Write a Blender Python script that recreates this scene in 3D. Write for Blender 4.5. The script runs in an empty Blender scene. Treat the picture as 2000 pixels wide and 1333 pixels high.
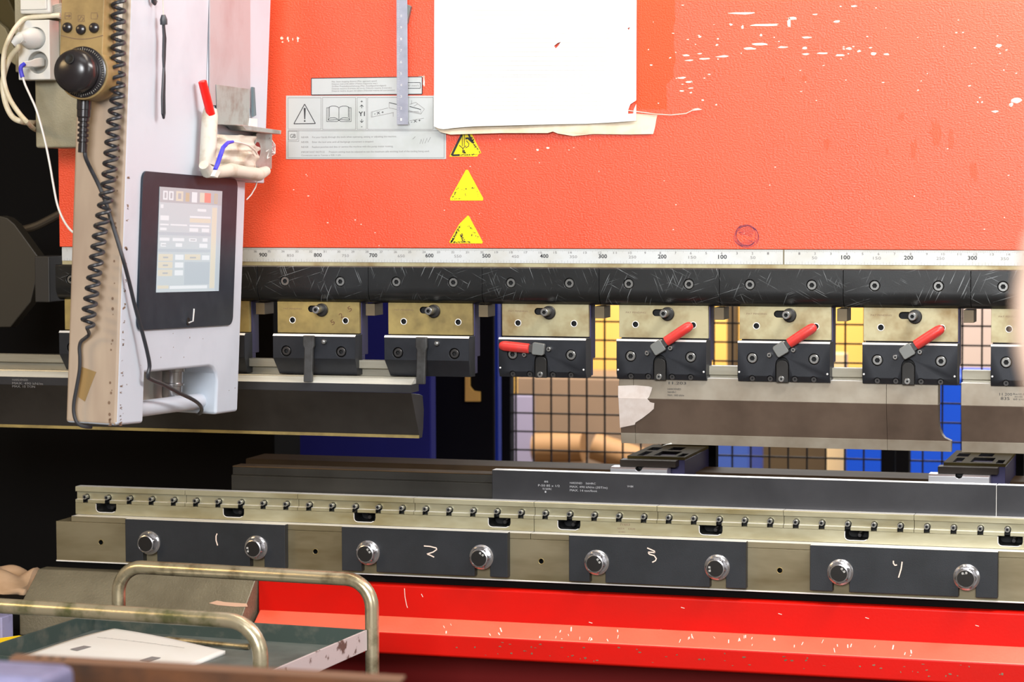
import bpy, bmesh, math, random
from mathutils import Vector, Matrix
random.seed(7)
R = math.radians
scene = bpy.context.scene
col = scene.collection

# ------------------------------------------------------------------ camera
CF = 4800.0
CPOS = Vector((0.70788, -3.9138, 1.49988))
YAW, PIT, ROL = 0.28921, 0.06217, -0.00368
FW = Vector((-math.sin(YAW)*math.cos(PIT), math.cos(YAW)*math.cos(PIT), -math.sin(PIT)))
R0 = Vector((math.cos(YAW), math.sin(YAW), 0)); U0 = R0.cross(FW)
RT = R0*math.cos(ROL) + U0*math.sin(ROL); UP = U0*math.cos(ROL) - R0*math.sin(ROL)
cd = bpy.data.cameras.new('camera'); cam = bpy.data.objects.new('camera', cd); col.objects.link(cam)
cam.matrix_world = Matrix(((RT.x, UP.x, -FW.x, CPOS.x), (RT.y, UP.y, -FW.y, CPOS.y), (RT.z, UP.z, -FW.z, CPOS.z), (0, 0, 0, 1)))
cd.sensor_width = 36; cd.lens = CF/2000*36; cd.clip_start = 0.05
cd.dof.use_dof = True; cd.dof.focus_distance = 4.02; cd.dof.aperture_fstop = 9.0
scene.camera = cam

def P(x, y, v, ax=1, M=None):
    """where the sight line through photo point (x, y) meets a plane (axis = v), in the frame M"""
    d = FW + RT*((x-1000)/CF) + UP*((666.5-y)/CF); o = CPOS
    if M is not None:
        Mi = M.inverted(); o = Mi @ CPOS; d = Mi.to_3x3() @ d
    return o + d*((v-o[ax])/d[ax])
def X(x, y, Y): return P(x, y, Y).x
def Z(x, y, Y): return P(x, y, Y).z

# ------------------------------------------------------------------ objects
MW = {}
def thing(name, label, cat, loc=(0, 0, 0), rot=(0, 0, 0), group=None):
    o = bpy.data.objects.new(name, None); col.objects.link(o)
    o.empty_display_size = .05
    o.location = loc; o.rotation_euler = rot
    MW[o.name] = Matrix.LocRotScale(Vector(loc), __import__('mathutils').Euler(rot), None)
    return tag(o, label, cat, group)
def tag(o, label, cat, group=None, kind=None):
    o['label'] = label; o['category'] = cat
    if group: o['group'] = group
    if kind: o['kind'] = kind
    return o

class MB:
    def __init__(s): s.bm = bmesh.new()
    def _f(s, vs, mi=0):
        try:
            f = s.bm.faces.new(vs); f.material_index = mi; return f
        except ValueError: return None
    def loft(s, rings, mi=0, cap=True, closed=False):
        rv = [[s.bm.verts.new(p) for p in r] for r in rings]
        n = len(rv[0]); m = len(rv)
        for i in range(m if closed else m-1):
            a, b = rv[i], rv[(i+1) % m]
            for j in range(n): s._f([a[j], a[(j+1) % n], b[(j+1) % n], b[j]], mi)
        if cap and not closed:
            s._f(rv[0][::-1], mi); s._f(rv[-1], mi)
        return s
    def box(s, x0, x1, y0, y1, z0, z1, mi=0):
        return s.loft([[(x0, y0, z), (x1, y0, z), (x1, y1, z), (x0, y1, z)] for z in (z0, z1)], mi)
    def prism(s, prof, t0, t1, ax='x', mi=0):
        def mk(a, b, t): return {'x': (t, a, b), 'y': (a, t, b), 'z': (a, b, t)}[ax]
        return s.loft([[mk(a, b, t) for a, b in prof] for t in (t0, t1)], mi)
    def ext(s, pts, vec, mi=0):
        v = Vector(vec)
        return s.loft([[Vector(p) for p in pts], [Vector(p)+v for p in pts]], mi)
    def lathe(s, c, ax, prof, n=24, mi=0, fn=None, ref=None, cap=True):
        ax = Vector(ax).normalized(); c = Vector(c)
        t = ref and Vector(ref) or (Vector((0, 0, 1)) if abs(ax.z) < .9 else Vector((1, 0, 0)))
        u = ax.cross(t).normalized(); w = ax.cross(u)
        rings = []
        for k, (r, h) in enumerate(prof):
            ring = []
            for i in range(n):
                a = 2*math.pi*i/n
                rr = fn(a, r, k) if fn else r
                ring.append(c + ax*h + (u*math.cos(a) + w*math.sin(a))*rr)
            rings.append(ring)
        return s.loft(rings, mi, cap)
    def cyl(s, c, ax, r, h, n=24, mi=0): return s.lathe(c, ax, [(r, 0), (r, h)], n, mi)
    def tube(s, pts, r, n=10, mi=0, squash=None):
        pts = [Vector(p) for p in pts]; rings = []; u = None
        for i, p in enumerate(pts):
            t = (pts[min(i+1, len(pts)-1)] - pts[max(i-1, 0)]).normalized()
            if u is None:
                u = t.cross(Vector((0, 0, 1)) if abs(t.z) < .9 else Vector((1, 0, 0))).normalized()
            u = (u - t*u.dot(t)).normalized(); w = t.cross(u)
            rr = r[i] if isinstance(r, (list, tuple)) else r
            rings.append([p + (u*math.cos(2*math.pi*k/n) + w*math.sin(2*math.pi*k/n))*rr for k in range(n)])
        return s.loft(rings, mi)
    def socket(s, c, r, rh, h, d, mi=0, mi2=0, ax=(0, -1, 0)):
        """socket head screw: rim, chamfer, hexagon recess"""
        def hexf(a, rr, k):
            return rr if k < 3 else rr*math.cos(R(30))/math.cos((a % R(60)) - R(30))
        s.lathe(c, ax, [(r, 0), (r, h-.12*r), (r*.88, h), (rh, h), (rh*.99, h-.0006)], 24, 0, hexf, None, False)
        def hex2(a, rr, k): return rr*math.cos(R(30))/math.cos((a % R(60)) - R(30))
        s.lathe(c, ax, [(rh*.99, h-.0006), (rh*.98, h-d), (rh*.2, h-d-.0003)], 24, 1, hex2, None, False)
        return s
    def hexbolt(s, c, mi=0, rot=0):
        def hf(a, rr, k):
            if k in (3, 4, 5):
                hx = .0146/math.cos(((a+rot) % R(60)) - R(30))
                return min(hx, rr)
            return rr
        return s.lathe(c, (0, -1, 0), [(.0207, 0), (.0207, .0022), (.0176, .0044), (.03, .0045), (.03, .0152), (.0150, .0172), (.0131, .0178), (.0128, .0174)], 48, mi, hf)
    def stroke(s, pts, w, vec=(0, -.0002, 0), nrm=(0, -1, 0), mi=0):
        pts = [Vector(p) for p in pts]; nrm = Vector(nrm); v = Vector(vec); L = []; Rr = []
        for i, p in enumerate(pts):
            t = (pts[min(i+1, len(pts)-1)] - pts[max(i-1, 0)]).normalized()
            q = t.cross(nrm).normalized()*(w/2)
            L.append(p+q); Rr.append(p-q)
        s.loft([[a, b, b+v, a+v] for a, b in zip(L, Rr)], mi)
        return s
    def text(s, st, p0, cap, width=None, align='L', ex=(1, 0, 0), ez=(0, 0, 1), bold=0.0, mi=0):
        cu = bpy.data.curves.new('t', 'FONT'); cu.body = st; cu.size = 1; cu.resolution_u = 2; cu.offset = bold
        o = bpy.data.objects.new('t', cu); col.objects.link(o)
        me = o.evaluated_get(bpy.context.evaluated_depsgraph_get()).to_mesh()
        vs = [v.co.copy() for v in me.vertices]; fs = [list(p.vertices) for p in me.polygons]
        o.evaluated_get(bpy.context.evaluated_depsgraph_get()).to_mesh_clear()
        bpy.data.objects.remove(o); bpy.data.curves.remove(cu)
        if not vs: return s
        sy = cap/.69; x0 = min(v.x for v in vs); x1 = max(v.x for v in vs)
        sx = width/(x1-x0) if width else sy
        off = {'L': x0, 'C': (x0+x1)/2, 'R': x1}[align]
        p0 = Vector(p0); ex = Vector(ex); ez = Vector(ez)
        nv = [s.bm.verts.new(p0 + ex*((v.x-off)*sx) + ez*(v.y*sy)) for v in vs]
        for f in fs: s._f([nv[i] for i in f], mi)
        return s
    def grid(s, fn, nu, nv, mi=0):
        g = [[s.bm.verts.new(fn(i/nu, j/nv)) for i in range(nu+1)] for j in range(nv+1)]
        for j in range(nv):
            for i in range(nu): s._f([g[j][i], g[j][i+1], g[j+1][i+1], g[j+1][i]], mi)
        return s

def obj(name, mb, mats, parent=None, bevel=0, local=False, seg=2, recalc=True, solid=0, flat=False):
    bm = mb.bm
    if recalc: bmesh.ops.recalc_face_normals(bm, faces=bm.faces)
    M = MW.get(parent.name) if parent is not None else None
    if M is not None and not local:
        Mi = M.inverted()
        for v in bm.verts: v.co = Mi @ v.co
    if not flat:
        for f in bm.faces: f.smooth = True
        for e in bm.edges:
            if len(e.link_faces) == 2 and e.calc_face_angle(0) > R(31): e.smooth = False
    me = bpy.data.meshes.new(name); bm.to_mesh(me); bm.free()
    for m in (mats if isinstance(mats, (list, tuple)) else [mats]): me.materials.append(m)
    o = bpy.data.objects.new(name, me); col.objects.link(o)
    if parent is not None:
        o.parent = parent; MW[o.name] = M if M is not None else Matrix()
    else: MW[o.name] = Matrix()
    if solid:
        md = o.modifiers.new('solid', 'SOLIDIFY'); md.thickness = solid; md.offset = 0
    if bevel:
        md = o.modifiers.new('bevel', 'BEVEL'); md.width = bevel; md.segments = seg; md.limit_method = 'ANGLE'; md.angle_limit = R(40); md.harden_normals = True
    return o
def cut(o, mb, dark=True):
    """carve the shapes in mb out of o"""
    bm = mb.bm; bmesh.ops.recalc_face_normals(bm, faces=bm.faces)
    M = MW[o.name].inverted()
    for v in bm.verts: v.co = M @ v.co
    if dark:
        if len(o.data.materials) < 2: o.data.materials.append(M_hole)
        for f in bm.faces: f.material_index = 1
    me = bpy.data.meshes.new('k'); bm.to_mesh(me); bm.free()
    for m_ in o.data.materials: me.materials.append(m_)
    k = bpy.data.objects.new('k', me); col.objects.link(k)
    saved = [(m.name, m.type) for m in o.modifiers]
    for m in o.modifiers: m.show_viewport = False
    k.parent = o.parent
    md = o.modifiers.new('cut', 'BOOLEAN'); md.object = k; md.solver = 'EXACT'; md.use_self = True; md.operation = 'DIFFERENCE'
    dg = bpy.context.evaluated_depsgraph_get(); dg.update()
    nm = bpy.data.meshes.new_from_object(o.evaluated_get(dg))
    o.modifiers.remove(md); bpy.data.objects.remove(k)
    for m in o.modifiers: m.show_viewport = True
    bm2 = bmesh.new(); bm2.from_mesh(nm)
    for f in bm2.faces: f.smooth = True
    for e in bm2.edges: e.smooth = not (len(e.link_faces) == 2 and e.calc_face_angle(0) > R(31))
    bm2.to_mesh(nm); bm2.free()
    old = o.data; nm.name = old.name; o.data = nm; bpy.data.meshes.remove(old)
    return o
def brighten_tops(o, m_, lim=.9, axis=2):
    """faces that point up get bright ground steel, overhead glint put into the colour"""
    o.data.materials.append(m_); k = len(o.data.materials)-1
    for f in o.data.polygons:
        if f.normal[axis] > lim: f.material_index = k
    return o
def dup(root, dx, label, group=None):
    r = root.copy(); col.objects.link(r); r.location = root.location + Vector((dx, 0, 0)); r['label'] = label
    MW[r.name] = Matrix.Translation((dx, 0, 0)) @ MW[root.name]
    for ch in list(root.children):
        c = ch.copy(); col.objects.link(c); c.parent = r; MW[c.name] = MW[r.name]
        for g in list(ch.children):
            d = g.copy(); col.objects.link(d); d.parent = c; MW[d.name] = MW[r.name]
    return r

# ------------------------------------------------------------------ materials
def s2l(c): return tuple((v/255/12.92 if v/255 <= .04045 else ((v/255+.055)/1.055)**2.4) for v in c)
def mat(name, rgb, rough=.5, metal=0, rgb2=None, nscale=(8, 8, 8), nlo=.35, nhi=.65, bump=0, bscale=300, bstretch=(1, 1, 1), rough2=None, spec=.5, emit=0, detail=4, coat=0, scratch=None, sscale=1.0, sthr=.66, lin=False, transm=0, emitc=None, coatr=.2):
    m = bpy.data.materials.new(name); m.use_nodes = True
    nt = m.node_tree; N = nt.nodes; L = nt.links; b = N['Principled BSDF']
    c1 = (*(rgb if lin else s2l(rgb)), 1)
    b.inputs['Base Color'].default_value = c1; b.inputs['Roughness'].default_value = rough
    b.inputs['Metallic'].default_value = metal; b.inputs['Specular IOR Level'].default_value = spec
    if coat: b.inputs['Coat Weight'].default_value = coat; b.inputs['Coat Roughness'].default_value = coatr
    if transm: b.inputs['Transmission Weight'].default_value = transm
    if emit:
        b.inputs['Emission Color'].default_value = (*s2l(emitc), 1) if emitc else c1; b.inputs['Emission Strength'].default_value = emit
    tc = N.new('ShaderNodeNewGeometry')
    def noise(scale3, sc=1, det=detail, rot=(0, 0, 0)):
        mp = N.new('ShaderNodeMapping'); mp.inputs['Scale'].default_value = scale3; mp.inputs['Rotation'].default_value = rot
        mp.inputs['Rotation'].default_value = (0, 0, 0)
        if any(rot):
            m0 = N.new('ShaderNodeMapping'); m0.inputs['Rotation'].default_value = rot
            L.new(tc.outputs['Position'], m0.inputs['Vector']); L.new(m0.outputs[0], mp.inputs['Vector'])
        else: L.new(tc.outputs['Position'], mp.inputs['Vector'])
        n = N.new('ShaderNodeTexNoise'); n.inputs['Scale'].default_value = sc; n.inputs['Detail'].default_value = det; n.inputs['Roughness'].default_value = .6
        L.new(mp.outputs[0], n.inputs['Vector']); return n.outputs['Fac']
    def ramp(src, lo, hi):
        r = N.new('ShaderNodeMapRange'); r.inputs['From Min'].default_value = lo; r.inputs['From Max'].default_value = hi
        L.new(src, r.inputs['Value']); return r.outputs[0]
    out = None
    if rgb2 is not None:
        f = ramp(noise(nscale), nlo, nhi)
        mx = N.new('ShaderNodeMix'); mx.data_type = 'RGBA'
        mx.inputs[6].default_value = c1; mx.inputs[7].default_value = (*(rgb2 if lin else s2l(rgb2)), 1)
        L.new(f, mx.inputs[0]); out = mx.outputs[2]
        if rough2 is not None:
            mr = N.new('ShaderNodeMapRange'); mr.inputs['To Min'].default_value = rough; mr.inputs['To Max'].default_value = rough2
            L.new(f, mr.inputs['Value']); L.new(mr.outputs[0], b.inputs['Roughness'])
    if scratch is not None:
        fs = None
        for a, sx, sz in ((.3, 4, 260), (-.5, 5, 230), (1.15, 6, 200), (-1.2, 5, 240)):
            n1 = ramp(noise((sx*sscale, 1, sz*sscale), 1, 1, (0, a, 0)), sthr, sthr+.035)
            n2 = ramp(noise((9*sscale, 9*sscale, 9*sscale), 1, 3, (0, a*3, 0)), .5, .62)
            mu = N.new('ShaderNodeMath'); mu.operation = 'MULTIPLY'; L.new(n1, mu.inputs[0]); L.new(n2, mu.inputs[1])
            if fs is None: fs = mu.outputs[0]
            else:
                ad = N.new('ShaderNodeMath'); ad.operation = 'MAXIMUM'; L.new(fs, ad.inputs[0]); L.new(mu.outputs[0], ad.inputs[1]); fs = ad.outputs[0]
        mx = N.new('ShaderNodeMix'); mx.data_type = 'RGBA'
        if out is not None: L.new(out, mx.inputs[6])
        else: mx.inputs[6].default_value = c1
        mx.inputs[7].default_value = (*s2l(scratch), 1); L.new(fs, mx.inputs[0]); out = mx.outputs[2]
    if out is not None: L.new(out, b.inputs['Base Color'])
    if bump:
        n = noise(bstretch, bscale, 3); bp = N.new('ShaderNodeBump'); bp.inputs['Strength'].default_value = bump; bp.inputs['Distance'].default_value = .001
        L.new(n, bp.inputs['Height']); L.new(bp.outputs[0], b.inputs['Normal'])
    return m

M_red = mat('red_paint_textured', (230, 66, 24), .36, 0, (226, 72, 34), (7, 7, 3), .36, .66, bump=1.0, bscale=400, bstretch=(.7, 1, 1), rough2=.5, spec=.8)
M_redbed = mat('red_paint_smooth', (204, 13, 2), .38, 0, (192, 18, 6), (5, 5, 9), .4, .7, bump=.12, bscale=200, spec=.25)
M_ledgesheen = mat('red_ledge_painted_sheen', (238, 82, 50), .44, 0, (228, 92, 60), (5, 5, 9), .4, .7, bump=.25, bscale=220, spec=1, coat=1, coatr=.4)  # pinker base puts the overhead lamp's reflection on the slope into the colour
M_redoil = mat('oiled_red_paint', (234, 66, 22), .4, 0, bump=.6, bscale=400, spec=.55)
M_redclean = mat('cleaner_red_paint', (236, 68, 18), .42, 0, (230, 70, 26), (9, 9, 5), .36, .66, bump=1.0, bscale=400, rough2=.5, spec=.45)
M_chip = mat('chipped_paint_primer', (238, 214, 200), .7)
M_smudge = mat('dark_smudge', (92, 44, 70), .8)
M_scale = mat('white_scale_tape', (192, 195, 196), .45, 0, (176, 174, 164), (12, 12, 12), .4, .8)
M_ink = mat('black_ink', (28, 28, 34), .6)
M_ink2 = mat('grey_ink', (120, 118, 118), .7)
M_ink3 = mat('pale_grey_ink', (168, 168, 172), .7)
M_faint = mat('faint_print', (186, 187, 192), .8)
M_black = mat('black_oxide_steel', (14, 15, 16), .32, .2, (26, 28, 30), (14, 14, 14), .4, .75, bump=.05, bscale=400, scratch=(120, 124, 126), sscale=2.2, sthr=.66, spec=.8)
M_clampblk = mat('blackened_clamp_steel', (34, 36, 41), .42, .3, (44, 46, 52), (20, 20, 20), .4, .75, bump=.06, bscale=500, spec=.4)
M_darkband = mat('dark_oiled_steel', (34, 32, 30), .4, .3)
M_tan = mat('worn_tan_steel', (176, 168, 134), .42, .3, (136, 116, 78), (16, 16, 16), .42, .68, bump=.05, bscale=300, rough2=.5)
M_tan_g = mat('worn_gold_steel', (168, 148, 92), .42, .35, (126, 110, 70), (16, 16, 16), .42, .68, bump=.05, bscale=300)
M_steel = mat('lit_bevel_steel', (236, 234, 224), .32, .3, (206, 200, 182), (3, 30, 30), .4, .7, bump=.04, bscale=40, bstretch=(1, 20, 60))  # bevel faces up; its overhead light is put into this bright colour
M_bedsteel = mat('bed_steel', (144, 134, 108), .36, .5, (106, 94, 66), (4, 14, 14), .4, .72, bump=.05, bscale=60, bstretch=(1, 10, 30))
M_rail = mat('rail_steel', (176, 171, 144), .34, .45, (134, 122, 84), (5, 16, 16), .42, .72, bump=.04, bscale=60, bstretch=(1, 10, 40))
M_pun = mat('punch_steel', (104, 88, 76), .45, .4, (82, 68, 58), (9, 9, 9), .4, .7, bump=.06, bscale=500)
M_punhi = mat('punch_ground_steel', (160, 152, 138), .4, .45, (128, 116, 100), (9, 9, 9), .4, .7, bump=.04, bscale=400)
M_pund = mat('dark_punch_steel', (58, 54, 50), .42, .45, (44, 40, 36), (8, 8, 8), .4, .7, bump=.04, bscale=400)
M_die = mat('dark_die_steel', (58, 58, 61), .4, .4, (46, 46, 49), (7, 7, 7), .4, .7, bump=.05, bscale=500, spec=.4)
M_dieold = mat('old_dark_die_steel', (52, 50, 46), .4, .4, (36, 34, 30), (6, 6, 6), .4, .7)
M_plate = mat('black_plate', (46, 48, 52), .45, .3, (38, 40, 43), (12, 12, 12), .4, .7, bump=.12, bscale=500, spec=.4)
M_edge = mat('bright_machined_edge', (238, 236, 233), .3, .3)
M_chrome = mat('zinc_bolt', (176, 174, 176), .24, .9)
M_boltface = mat('dark_bolt_face', (44, 42, 41), .4, .5, spec=.3)
M_screw = mat('socket_screw_steel', (150, 150, 148), .3, .85)
M_screwd = mat('dark_socket_screw', (70, 68, 68), .35, .7)
M_blue = mat('blue_black_clamp_body', (58, 54, 92), .45, .3)
M_hole = mat('painted_hole_shade', (8, 8, 9), .7)  # black puts the shade inside sockets and cut holes into the colour
M_grip = mat('red_vinyl_grip', (206, 46, 40), .38, 0, (190, 60, 56), (60, 60, 60), .4, .7, bump=.1, bscale=400)
M_castg = mat('cast_grey_lever', (112, 114, 112), .5, .5, bump=.15, bscale=900)
M_bare = mat('bare_lever_steel', (84, 84, 84), .38, .6, (62, 60, 58), (40, 40, 40), .4, .7)
M_gauge = mat('brown_gauge_steel', (78, 60, 40), .6, 0, (58, 44, 30), (5, 10, 10), .4, .7, spec=.12)
M_tang = mat('grey_tang_steel', (166, 162, 148), .36, .4, (136, 130, 114), (3, 30, 30), .4, .7)
M_lug = mat('brown_lug_steel', (112, 98, 74), .5, .2)
M_flange = mat('brown_worn_flange', (128, 92, 68), .6)
M_white = mat('white_powder_coat', (187, 195, 206), .42, 0, (174, 182, 193), (6, 6, 6), .5, .8)
M_whiteside = mat('grimy_shaded_coat', (182, 164, 144), .5, 0, (146, 126, 110), (10, 10, 2.2), .42, .75)  # grime, plus the dim warm light of this side put into the colour
M_grime = mat('brown_grime', (116, 92, 74), .8)
M_bezel = mat('charcoal_bezel', (32, 40, 51), .45, 0, (40, 48, 58), (30, 30, 30), .4, .7, spec=.3)
M_screen = mat('lit_screen', (24, 26, 28), .3, 0, emit=1.35, emitc=(204, 212, 216))
M_ui = [mat('screen_'+n, (24, 26, 28), .3, 0, emit=1.35, emitc=c) for n, c in (('white', (236, 239, 242)), ('cream', (226, 218, 200)), ('grey', (186, 190, 194)), ('red', (240, 150, 138)), ('band', (192, 201, 208)), ('tan', (204, 188, 160)))]
M_cable = mat('black_rubber', (44, 45, 50), .42)
M_cablewhite = mat('cream_cable', (222, 214, 192), .45, 0, (190, 176, 140), (20, 20, 20), .4, .7)
M_plast = mat('white_plastic', (214, 214, 210), .35, 0, (204, 197, 182), (14, 14, 14), .5, .8)
M_socket = mat('grey_socket_well', (150, 150, 146), .4)
M_bluetape = mat('blue_tape', (40, 44, 190), .45, 0, (74, 70, 205), (90, 90, 90), .4, .7)
M_pendant = mat('dirty_beige_plastic', (158, 132, 84), .5, 0, (120, 98, 60), (18, 18, 18), .4, .7, bump=.05, bscale=500)
M_pendside = mat('grey_plastic', (190, 186, 176), .45)
M_knob = mat('black_knob', (38, 34, 36), .24)
M_box = mat('hammered_beige_box', (152, 146, 124), .5, 0, (132, 126, 104), (10, 10, 10), .4, .7, bump=.6, bscale=320)
M_paper = mat('white_paper', (208, 209, 205), .8, 0, (200, 199, 190), (6, 6, 6), .5, .8)
M_torn = mat('yellowed_paper', (204, 190, 168), .85, 0, (184, 164, 136), (20, 20, 20), .45, .7)
M_yel = mat('yellow_sticker', (226, 204, 3), .45)
M_alum = mat('ruler_aluminium', (172, 176, 190), .34, .6, (150, 154, 168), (20, 5, 20), .4, .7)
M_foil = mat('silver_label', (178, 183, 184), .5, 0, (164, 170, 166), (9, 9, 9), .5, .75)
M_tape = mat('masking_tape', (206, 196, 190), .6, 0, (192, 178, 170), (40, 40, 40), .4, .7)
M_hammer = mat('hammered_grey_paint', (122, 115, 96), .34, .2, (106, 99, 82), (12, 12, 12), .4, .7, bump=1.0, bscale=240)
M_tube = mat('worn_tube_steel', (200, 188, 158), .28, .75, (110, 98, 72), (24, 24, 24), .45, .68, bump=.1, bscale=120)
M_tubegreen = mat('worn_green_tube', (190, 178, 150), .3, .6, (116, 118, 82), (20, 20, 20), .45, .65, bump=.15, bscale=120)
M_tray = mat('green_grey_tray', (104, 112, 108), .5, .2, (78, 84, 82), (10, 10, 10), .4, .7, bump=.1, bscale=200)
M_traywall = mat('scuffed_green_tray_wall', (62, 76, 72), .5, .2, (92, 96, 88), (26, 26, 26), .5, .68)
M_traywhite = mat('chipped_white_tray_wall', (188, 176, 176), .5, 0, (96, 76, 70), (40, 40, 40), .56, .62)
M_rust = mat('rusty_brown_steel', (104, 62, 30), .65, .1, (60, 38, 22), (14, 14, 14), .4, .7)
M_pale = mat('worn_pale_edge', (196, 158, 134), .6)
M_bluegrey = mat('blue_grey_plastic', (150, 148, 186), .6, 0, (116, 114, 150), (24, 24, 24), .4, .7)
M_cloth = mat('beige_cloth', (206, 172, 140), .9, 0, (180, 146, 112), (10, 10, 20), .4, .7)
M_yelp = mat('yellow_plastic', (236, 196, 12), .5)
M_darkframe = mat('black_frame_paint', (9, 8, 8), .8, spec=.1)
M_navy = mat('navy_cabinet_paint', (48, 50, 140), .6, spec=.15)
M_blk = mat('black_post_paint', (12, 11, 16), .7, spec=.15)
M_bluepost = mat('blue_post_paint', (22, 52, 170), .5)
M_wire = mat('black_fence_wire', (30, 26, 24), .6)
M_ywall = mat('yellow_storage_paint', (246, 196, 104), .6, 0, (238, 184, 90), (1.5, 1, 1), .4, .7)
M_tanbox = mat('tan_cardboard', (150, 124, 102), .8, 0, (134, 112, 94), (2, 2, 2), .4, .7)
M_lilac = mat('lilac_white_board', (166, 158, 188), .6)
M_peach = mat('peach_cardboard_roll', (166, 126, 86), .7)
M_brblue = mat('bright_blue_paint', (12, 84, 226), .45)
M_cream = mat('cream_panel', (240, 206, 150), .6)
M_brown = mat('brown_crate', (84, 66, 42), .7)
M_pinkw = mat('pinkish_white_panel', (198, 176, 164), .7)
M_alu = mat('bright_aluminium', (226, 224, 226), .3, .7)
M_finger = mat('dark_gauge_steel', (58, 50, 44), .5, .2, spec=.2)
M_fingertop = mat('yellowed_gauge_plate', (74, 64, 34), .7, 0, spec=.1)
M_galv = mat('galvanised_sheet', (170, 176, 172), .4, .5, (150, 142, 134), (30, 30, 30), .45, .65)
M_pinksteel = mat('stained_pinkish_sheet', (176, 170, 174), .45, .2, (168, 154, 157), (12, 12, 8), .48, .7)
M_foam = mat('white_wrap', (202, 195, 182), .75, 0, (176, 158, 134), (26, 26, 26), .5, .72)
M_clear = mat('clear_film', (240, 236, 240), .25, 0, transm=.85)
M_pen = mat('red_pen_plastic', (224, 22, 14), .3)
M_dull = mat('concrete', (118, 112, 104), .8, 0, (98, 94, 88), (2, 2, 2), .4, .7)
M_wall = mat('painted_wall', (178, 170, 156), .8)
M_skin = mat('pale_beige_padding', (236, 206, 186), .6)
M_amber = mat('brown_tape', (146, 118, 74), .4)

# ------------------------------------------------------------------ setting
def struct(name, mb, m):
    o = obj(name, mb, m); o['kind'] = 'structure'; return o
struct('floor', MB().box(-8, 7, -9, 12, -.1, 0), M_dull)
struct('wall_back', MB().box(-8, 7, 12, 12.2, 0, 7), M_wall)
struct('wall_left', MB().box(-8.2, -8, -9, 12, 0, 7), M_wall)
struct('wall_right', MB().box(7, 7.2, -9, 12, 0, 7), M_wall)
struct('wall_front', MB().box(-8, 7, -9.2, -9, 0, 7), M_wall)
struct('ceiling', MB().box(-8, 7, -9, 12, 7, 7.2), M_wall)

# ------------------------------------------------------------------ upper beam (ram)
ZB = 1.4000                       # lower edge of the red panel
XL = X(115, 400, 0); XR = .62
ram = thing('press_ram', 'large red textured upper beam panel of the press, above the white scale', 'press ram', (0, 0, ZB))
obj('front_panel', MB().box(XL, XR, 0, .05, ZB, 2.35), M_red, ram, .001)
obj('lower_bar', MB().box(X(122, 550, 0), XR, .001, .06, 1.3085, ZB-.0005), M_bedsteel, ram, .0005)
# chipped paint marks
mk = MB(); rr = random.Random(3)
def chip(x, y, w, h, n=9, Y=-.0001):
    c = P(x, y, 0); sx = w/2/1180; sz = h/2/1180; pts = []
    for k in range(n):
        a = 2*math.pi*k/n; q = rr.uniform(.55, 1.1)
        pts.append(Vector((c.x+math.cos(a)*sx*q, Y, c.z+math.sin(a)*sz*q)))
    mk.ext(pts, (0, -.00015, 0))
for a in ((1450, 26, 70, 5), (1493, 49, 66, 5), (1541, 45, 7, 24), (1548, 36, 18, 6), (1576, 73, 20, 5), (1485, 86, 34, 5), (1465, 95, 26, 5), (1428, 48, 8, 5), (1450, 53, 6, 8), (1486, 69, 6, 6),
          (1530, 92, 22, 4), (1572, 94, 10, 6), (1574, 106, 20, 4), (1606, 104, 24, 4), (1642, 108, 26, 4), (1658, 95, 14, 6), (1678, 100, 10, 5), (1706, 105, 14, 6), (1732, 106, 12, 5), (1634, 42, 14, 6),
          (1412, 110, 30, 4), (1376, 115, 22, 4), (1340, 108, 18, 4), (1366, 105, 10, 3), (1346, 118, 20, 3), (1333, 152, 20, 4), (1345, 160, 16, 5), (1350, 172, 14, 3), (1332, 178, 12, 4), (1700, 93, 8, 3),
          (1985, 196, 22, 12), (1975, 204, 10, 8), (1950, 89, 12, 7), (1943, 218, 16, 5), (1361, 213, 22, 3), (1400, 88, 6, 4), (1367, 72, 6, 5), (1402, 76, 5, 4), (1668, 12, 12, 4), (1592, 28, 10, 3), (1272, 127, 8, 3),
          (550, 75, 9, 7), (552, 82, 5, 4), (562, 75, 4, 8), (564, 80, 3, 5), (572, 77, 2.5, 6), (582, 75, 7, 8), (582, 80, 3, 6), (1050, 293, 6, 5), (1070, 289, 8, 4), (846, 200, 5, 12), (828, 160, 4, 26), (822, 150, 20, 3)):
    chip(*a)
for k in range(60):
    chip(rr.uniform(1250, 1990), rr.uniform(5, 210), rr.uniform(2, 7), rr.uniform(1.5, 3.5), 6)
for k in range(34):
    chip(rr.uniform(560, 1990), rr.uniform(270, 480), rr.uniform(2, 5), rr.uniform(1.5, 3), 6)
obj('paint_chips', mk, M_chip, ram)['kind'] = 'stuff'
mk = MB()
for a in ((1828, 258, 26, 58), (1785, 292, 14, 46), (1902, 336, 18, 44), (1858, 272, 16, 44), (1571, 154, 12, 16), (1615, 282, 14, 22), (1530, 155, 9, 14), (1760, 228, 14, 16), (1733, 296, 8, 16)):
    chip(*a, n=16, Y=-.00005)
cp = MB(); rgc = random.Random(5); lft = [(1240, -140), (1240, 214)]; rgt = [(1320-(14 if y > 150 else 0)-rgc.uniform(0, 5), y) for y in range(214, -141, -16)]
cp.ext([P(x, y, -.00002) for x, y in lft+rgt], (0, -.00002, 0)); obj('cleaner_patch', cp, M_redclean, ram)
obj('oil_spots', mk, M_redoil, ram)['kind'] = 'stuff'
mk = MB()
for k in range(5):
    rad = 24-k*1.2; pts = []
    a0 = rr.uniform(0, 6)
    for i in range(22):
        a = a0+i*.24; pts.append(P(1458+math.cos(a)*rad*(1+.06*math.sin(3*a+k)), 461+math.sin(a)*rad*.95, -.0002))
    mk.stroke(pts, .0006)
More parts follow.
